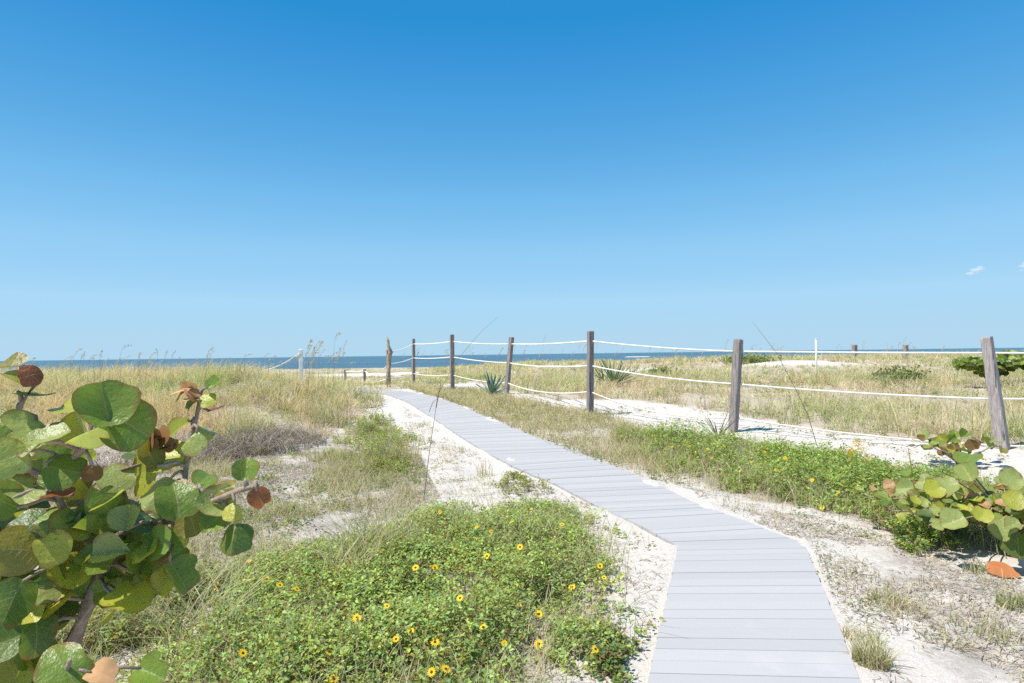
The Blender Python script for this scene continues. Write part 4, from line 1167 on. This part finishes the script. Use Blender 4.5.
# ------------------------------------------------------------------ dead grey brush at the dune foot
for (cx_, cy_, sx, n, lab) in ((205, 452, 1.0, 420, 'tangle of grey dead twigs at the dune foot behind the sea grape'), (268, 443, .9, 420, 'tangle of grey dead twigs under the dune grass near the dense green bush'), (85, 470, 1.1, 260, 'tangle of grey dead twigs glimpsed between the big sea grape leaves')):
    b = hit(cx_, cy_); n *= 4; q = rng.uniform(0, 6.283, n); rr = np.sqrt(rng.random(n)); P = b + np.stack([rr * np.cos(q) * sx, rr * np.sin(q) * .8, np.zeros(n)], -1); P[:, 2] = gz(P[:, 0], P[:, 1])
    o = blades('dead_brush', P, rng.uniform(.08, .36, n), rng.uniform(.4, 2.6, n), np.full(n, .008), C(.36, .30, .28) * rng.uniform(.35, 1.7, (n, 1)), M_DEAD, 4, None, b, droop=.2)
    o.location = [float(v) for v in b]; tag(o, lab, 'brush')

# ------------------------------------------------------------------ sea oats along the skyline
def oat_source(k):
    V, F_ = MB(), MB(); h = 1.0; ln = R.uniform(.05, .2)
    pts = [np.array([ln * t * t, 0, h * t]) for t in (0, .3, .6, .85)] + [np.array([ln * 1.2 + .02, 0, h * .98])]
    V.tube(pts, [.0035, .003, .0028, .0022, .0015], 5)
    n = 38; T = []; base_ = pts[-2]; end = pts[-1] + np.array([.12, 0, -.02 if k % 2 else .06])
    for i in range(n):
        t = (i + R.random()) / n; p = base_ * (1 - t) + end * t; p[2] += .05 * math.sin(3.1 * t); T.append(p + np.array([R.gauss(0, .011), R.gauss(0, .011), R.gauss(-.01, .014)]))
    T = np.array(T); M = frames(rng.normal(0, 1, (n, 3)), np.array([.6, 0, -.6]) + rng.normal(0, .4, (n, 3))) * .027
    s = V.build('sea_oat', M_STALK)
    hd = scatter('seed_head', LEAF_T, LEAF_F, M, T, C(.54, .47, .40) * rng.uniform(.75, 1.25, (n, 1)), M_SEED, s)
    return s, hd


OATS = [oat_source(k) for k in range(5)]
used = [False] * 5


def oat(x, y, ztop, label, group):
    z = float(gz(x, y)); h = max(.35, ztop - z); k = R.randrange(5); s, hd = OATS[k]
    if used[k]:
        s2 = s.copy(); COL.objects.link(s2); h2 = hd.copy(); COL.objects.link(h2); h2.parent = s2; s = s2
    used[k] = True
    s.location = (float(x), float(y), z); w = R.uniform(.8, 1.25); s.scale = (w, w, h); s.rotation_euler = (R.uniform(-.06, .06), R.uniform(-.06, .06), R.uniform(-1.2, 1.6))
    tag(s, label, 'sea oat', group)


lf = ('thin tan sea oat with a drooping seed head on the dune crest', 'sea oats on the dune crest')
rf = ('thin tan sea oat with a drooping seed head in the field behind the fence', 'sea oats in the field behind the rope fence')
for _ in range(62):
    px = R.uniform(8, 345); Y = R.uniform(13, 21); py = R.choice([R.gauss(359, 4), R.gauss(355, 4), R.gauss(350, 4)])
    p = at(px, py, Y); oat(p[0], Y, p[2], *lf)
for _ in range(8):
    px = R.uniform(305, 345); Y = R.uniform(15, 18); p = at(px, R.gauss(346, 4), Y); oat(p[0], Y, p[2], *lf)
for _ in range(105):
    px = R.uniform(400, 1024); Y = R.uniform(22, 42); hz = 354.5 - (px - 512) * .0131
    if 940 < px < 1024 or 800 < px < 830: continue
    p = at(px, hz - abs(R.gauss(3, 4.5)), Y); oat(p[0], Y, p[2], *rf)
# one tall pale seed head and a bushy clump by the white post
p = at(333, 331, 17.5); oat(p[0], p[1], p[2], 'tallest pale sea oat rising clear against the sky near the white post', 'sea oats on the dune crest')
for (px, py) in ((308, 346), (314, 345), (312, 349), (296, 354), (305, 352), (318, 350)):
    p = at(px, py, 19.5); oat(p[0], p[1], p[2], *lf)
for k in range(5):
    if not used[k]:
        bpy.data.objects.remove(OATS[k][1]); bpy.data.objects.remove(OATS[k][0])

# ------------------------------------------------------------------ wisps of cloud
def cloudmat():
    m, nt, N, L = newmat('cloud_vapour')
    tc = N('ShaderNodeTexCoord')
    f = noise(nt, tc.outputs['Object'], .03, 4, .55)
    a = math_(nt, 'MULTIPLY', math_(nt, 'SUBTRACT', f, .25), 1.6, True)
    p = N('ShaderNodeBsdfDiffuse'); p.inputs[0].default_value = (.9, .9, .9, 1)
    t = N('ShaderNodeBsdfTranslucent'); t.inputs[0].default_value = (.9, .9, .9, 1)
    ad = N('ShaderNodeMixShader'); ad.inputs[0].default_value = .5; L(p.outputs[0], ad.inputs[1]); L(t.outputs[0], ad.inputs[2])
    tr = N('ShaderNodeBsdfTransparent'); mx = N('ShaderNodeMixShader')
    L(math_(nt, 'MULTIPLY', a, .3), mx.inputs[0]); L(tr.outputs[0], mx.inputs[1]); L(ad.outputs[0], mx.inputs[2]); out(nt, mx.outputs[0]); return m


M_CLOUD = cloudmat()
for (px, py, lobes, lab) in ((975, 272.5, ((-26, -6, 20, 9), (0, 4, 30, 15), (26, 16, 22, 11)), 'small white wisp of cloud low in the sky'), (1024, 266, ((0, 0, 22, 16), (26, 8, 34, 18)), 'white cloud scrap cut by the frame edge')):
    c = at(px, py, 2600); m = MB()
    lobes = [(dx + R.gauss(0, rx * .3), dz + R.gauss(0, rz * .3), rx * R.uniform(.4, .8), rz * R.uniform(.4, .8)) for (dx, dz, rx, rz) in lobes for _ in range(5)]
    for (dx, dz, rx, rz) in lobes:
        V = []; Fc = []
        for i in range(9):
            for j in range(14):
                a = math.pi * i / 8; b_ = 2 * math.pi * j / 14; V.append((dx + rx * math.sin(a) * math.cos(b_), rx * math.sin(a) * math.sin(b_), dz + rz * math.cos(a)))
        for i in range(8):
            for j in range(14): Fc.append((i * 14 + j, i * 14 + (j + 1) % 14, (i + 1) * 14 + (j + 1) % 14, (i + 1) * 14 + j))
        m.add(V, Fc)
    o = m.build('cloud', M_CLOUD); o.location = [float(v) for v in c]; tag(o, lab, 'cloud')

# ------------------------------------------------------------------ light, sky, camera
SUN_EL = rad(62); az = np.array([-.93, -.37]); az /= np.linalg.norm(az)
sd = Vector((az[0] * math.cos(SUN_EL), az[1] * math.cos(SUN_EL), math.sin(SUN_EL)))
L_ = bpy.data.lights.new('sun', 'SUN'); L_.energy = 4.2; L_.angle = rad(.53); L_.color = (1, .95, .87)
so = link(bpy.data.objects.new('sun', L_)); so.rotation_euler = (-sd).to_track_quat('-Z', 'Y').to_euler(); so.location = (-30, 0, 40)
w = bpy.data.worlds.new('World'); scene.world = w; w.use_nodes = True
nt = w.node_tree; nt.nodes.clear()
sky = nt.nodes.new('ShaderNodeTexSky'); sky.sky_type = 'NISHITA'; sky.sun_disc = False
sky.sun_elevation = SUN_EL; sky.sun_rotation = math.atan2(sd.x, sd.y)
sky.altitude = 0; sky.air_density = 1.0; sky.dust_density = 0.0; sky.ozone_density = 1.0
EXPO, STR = .75, .12
# camera-like response over the physical sky: deeper blue overhead, clear pale blue at the horizon
sp = nt.nodes.new('ShaderNodeSeparateColor'); nt.links.new(sky.outputs[0], sp.inputs[0])
v = math_(nt, 'MULTIPLY', math_(nt, 'DIVIDE', sp.outputs[0], sp.outputs[2]), .6)
SKYMAP = [(p * .6, c) for p, c in ((.325, (.016, .25, .62)), (.344, (.026, .279, .658)), (.352, (.046, .305, .70)), (.363, (.069, .352, .738)), (.415, (.181, .503, .855)), (.485, (.287, .604, .913)), (.695, (.407, .694, .93)), (1.24, (.45, .69, .865)))]
rc = ramp(nt, v, SKYMAP)
cbn = nt.nodes.new('ShaderNodeVectorMath'); cbn.operation = 'SCALE'; cbn.inputs['Scale'].default_value = 1 / (STR * 2 ** EXPO); nt.links.new(rc, cbn.inputs[0])
bg = nt.nodes.new('ShaderNodeBackground'); bg.inputs[1].default_value = STR
ow = nt.nodes.new('ShaderNodeOutputWorld')
nt.links.new(cbn.outputs[0], bg.inputs[0]); nt.links.new(bg.outputs[0], ow.inputs[0])

cam = bpy.data.cameras.new('camera'); cam.sensor_width = 36; cam.lens = F / W * 36; cam.clip_start = .05; cam.clip_end = 100000
co = link(bpy.data.objects.new('camera', cam))
from mathutils import Matrix
co.matrix_world = Matrix(((right[0], up[0], -fwd[0], EYE[0]), (right[1], up[1], -fwd[1], EYE[1]), (right[2], up[2], -fwd[2], EYE[2]), (0, 0, 0, 1)))
scene.camera = co
scene.view_settings.view_transform = 'Standard'; scene.view_settings.look = 'None'
scene.view_settings.exposure = EXPO; scene.view_settings.gamma = 1
scene.cycles.use_denoising = False
scene.cycles.max_bounces = 7; scene.cycles.transparent_max_bounces = 32; scene.cycles.volume_bounces = 2
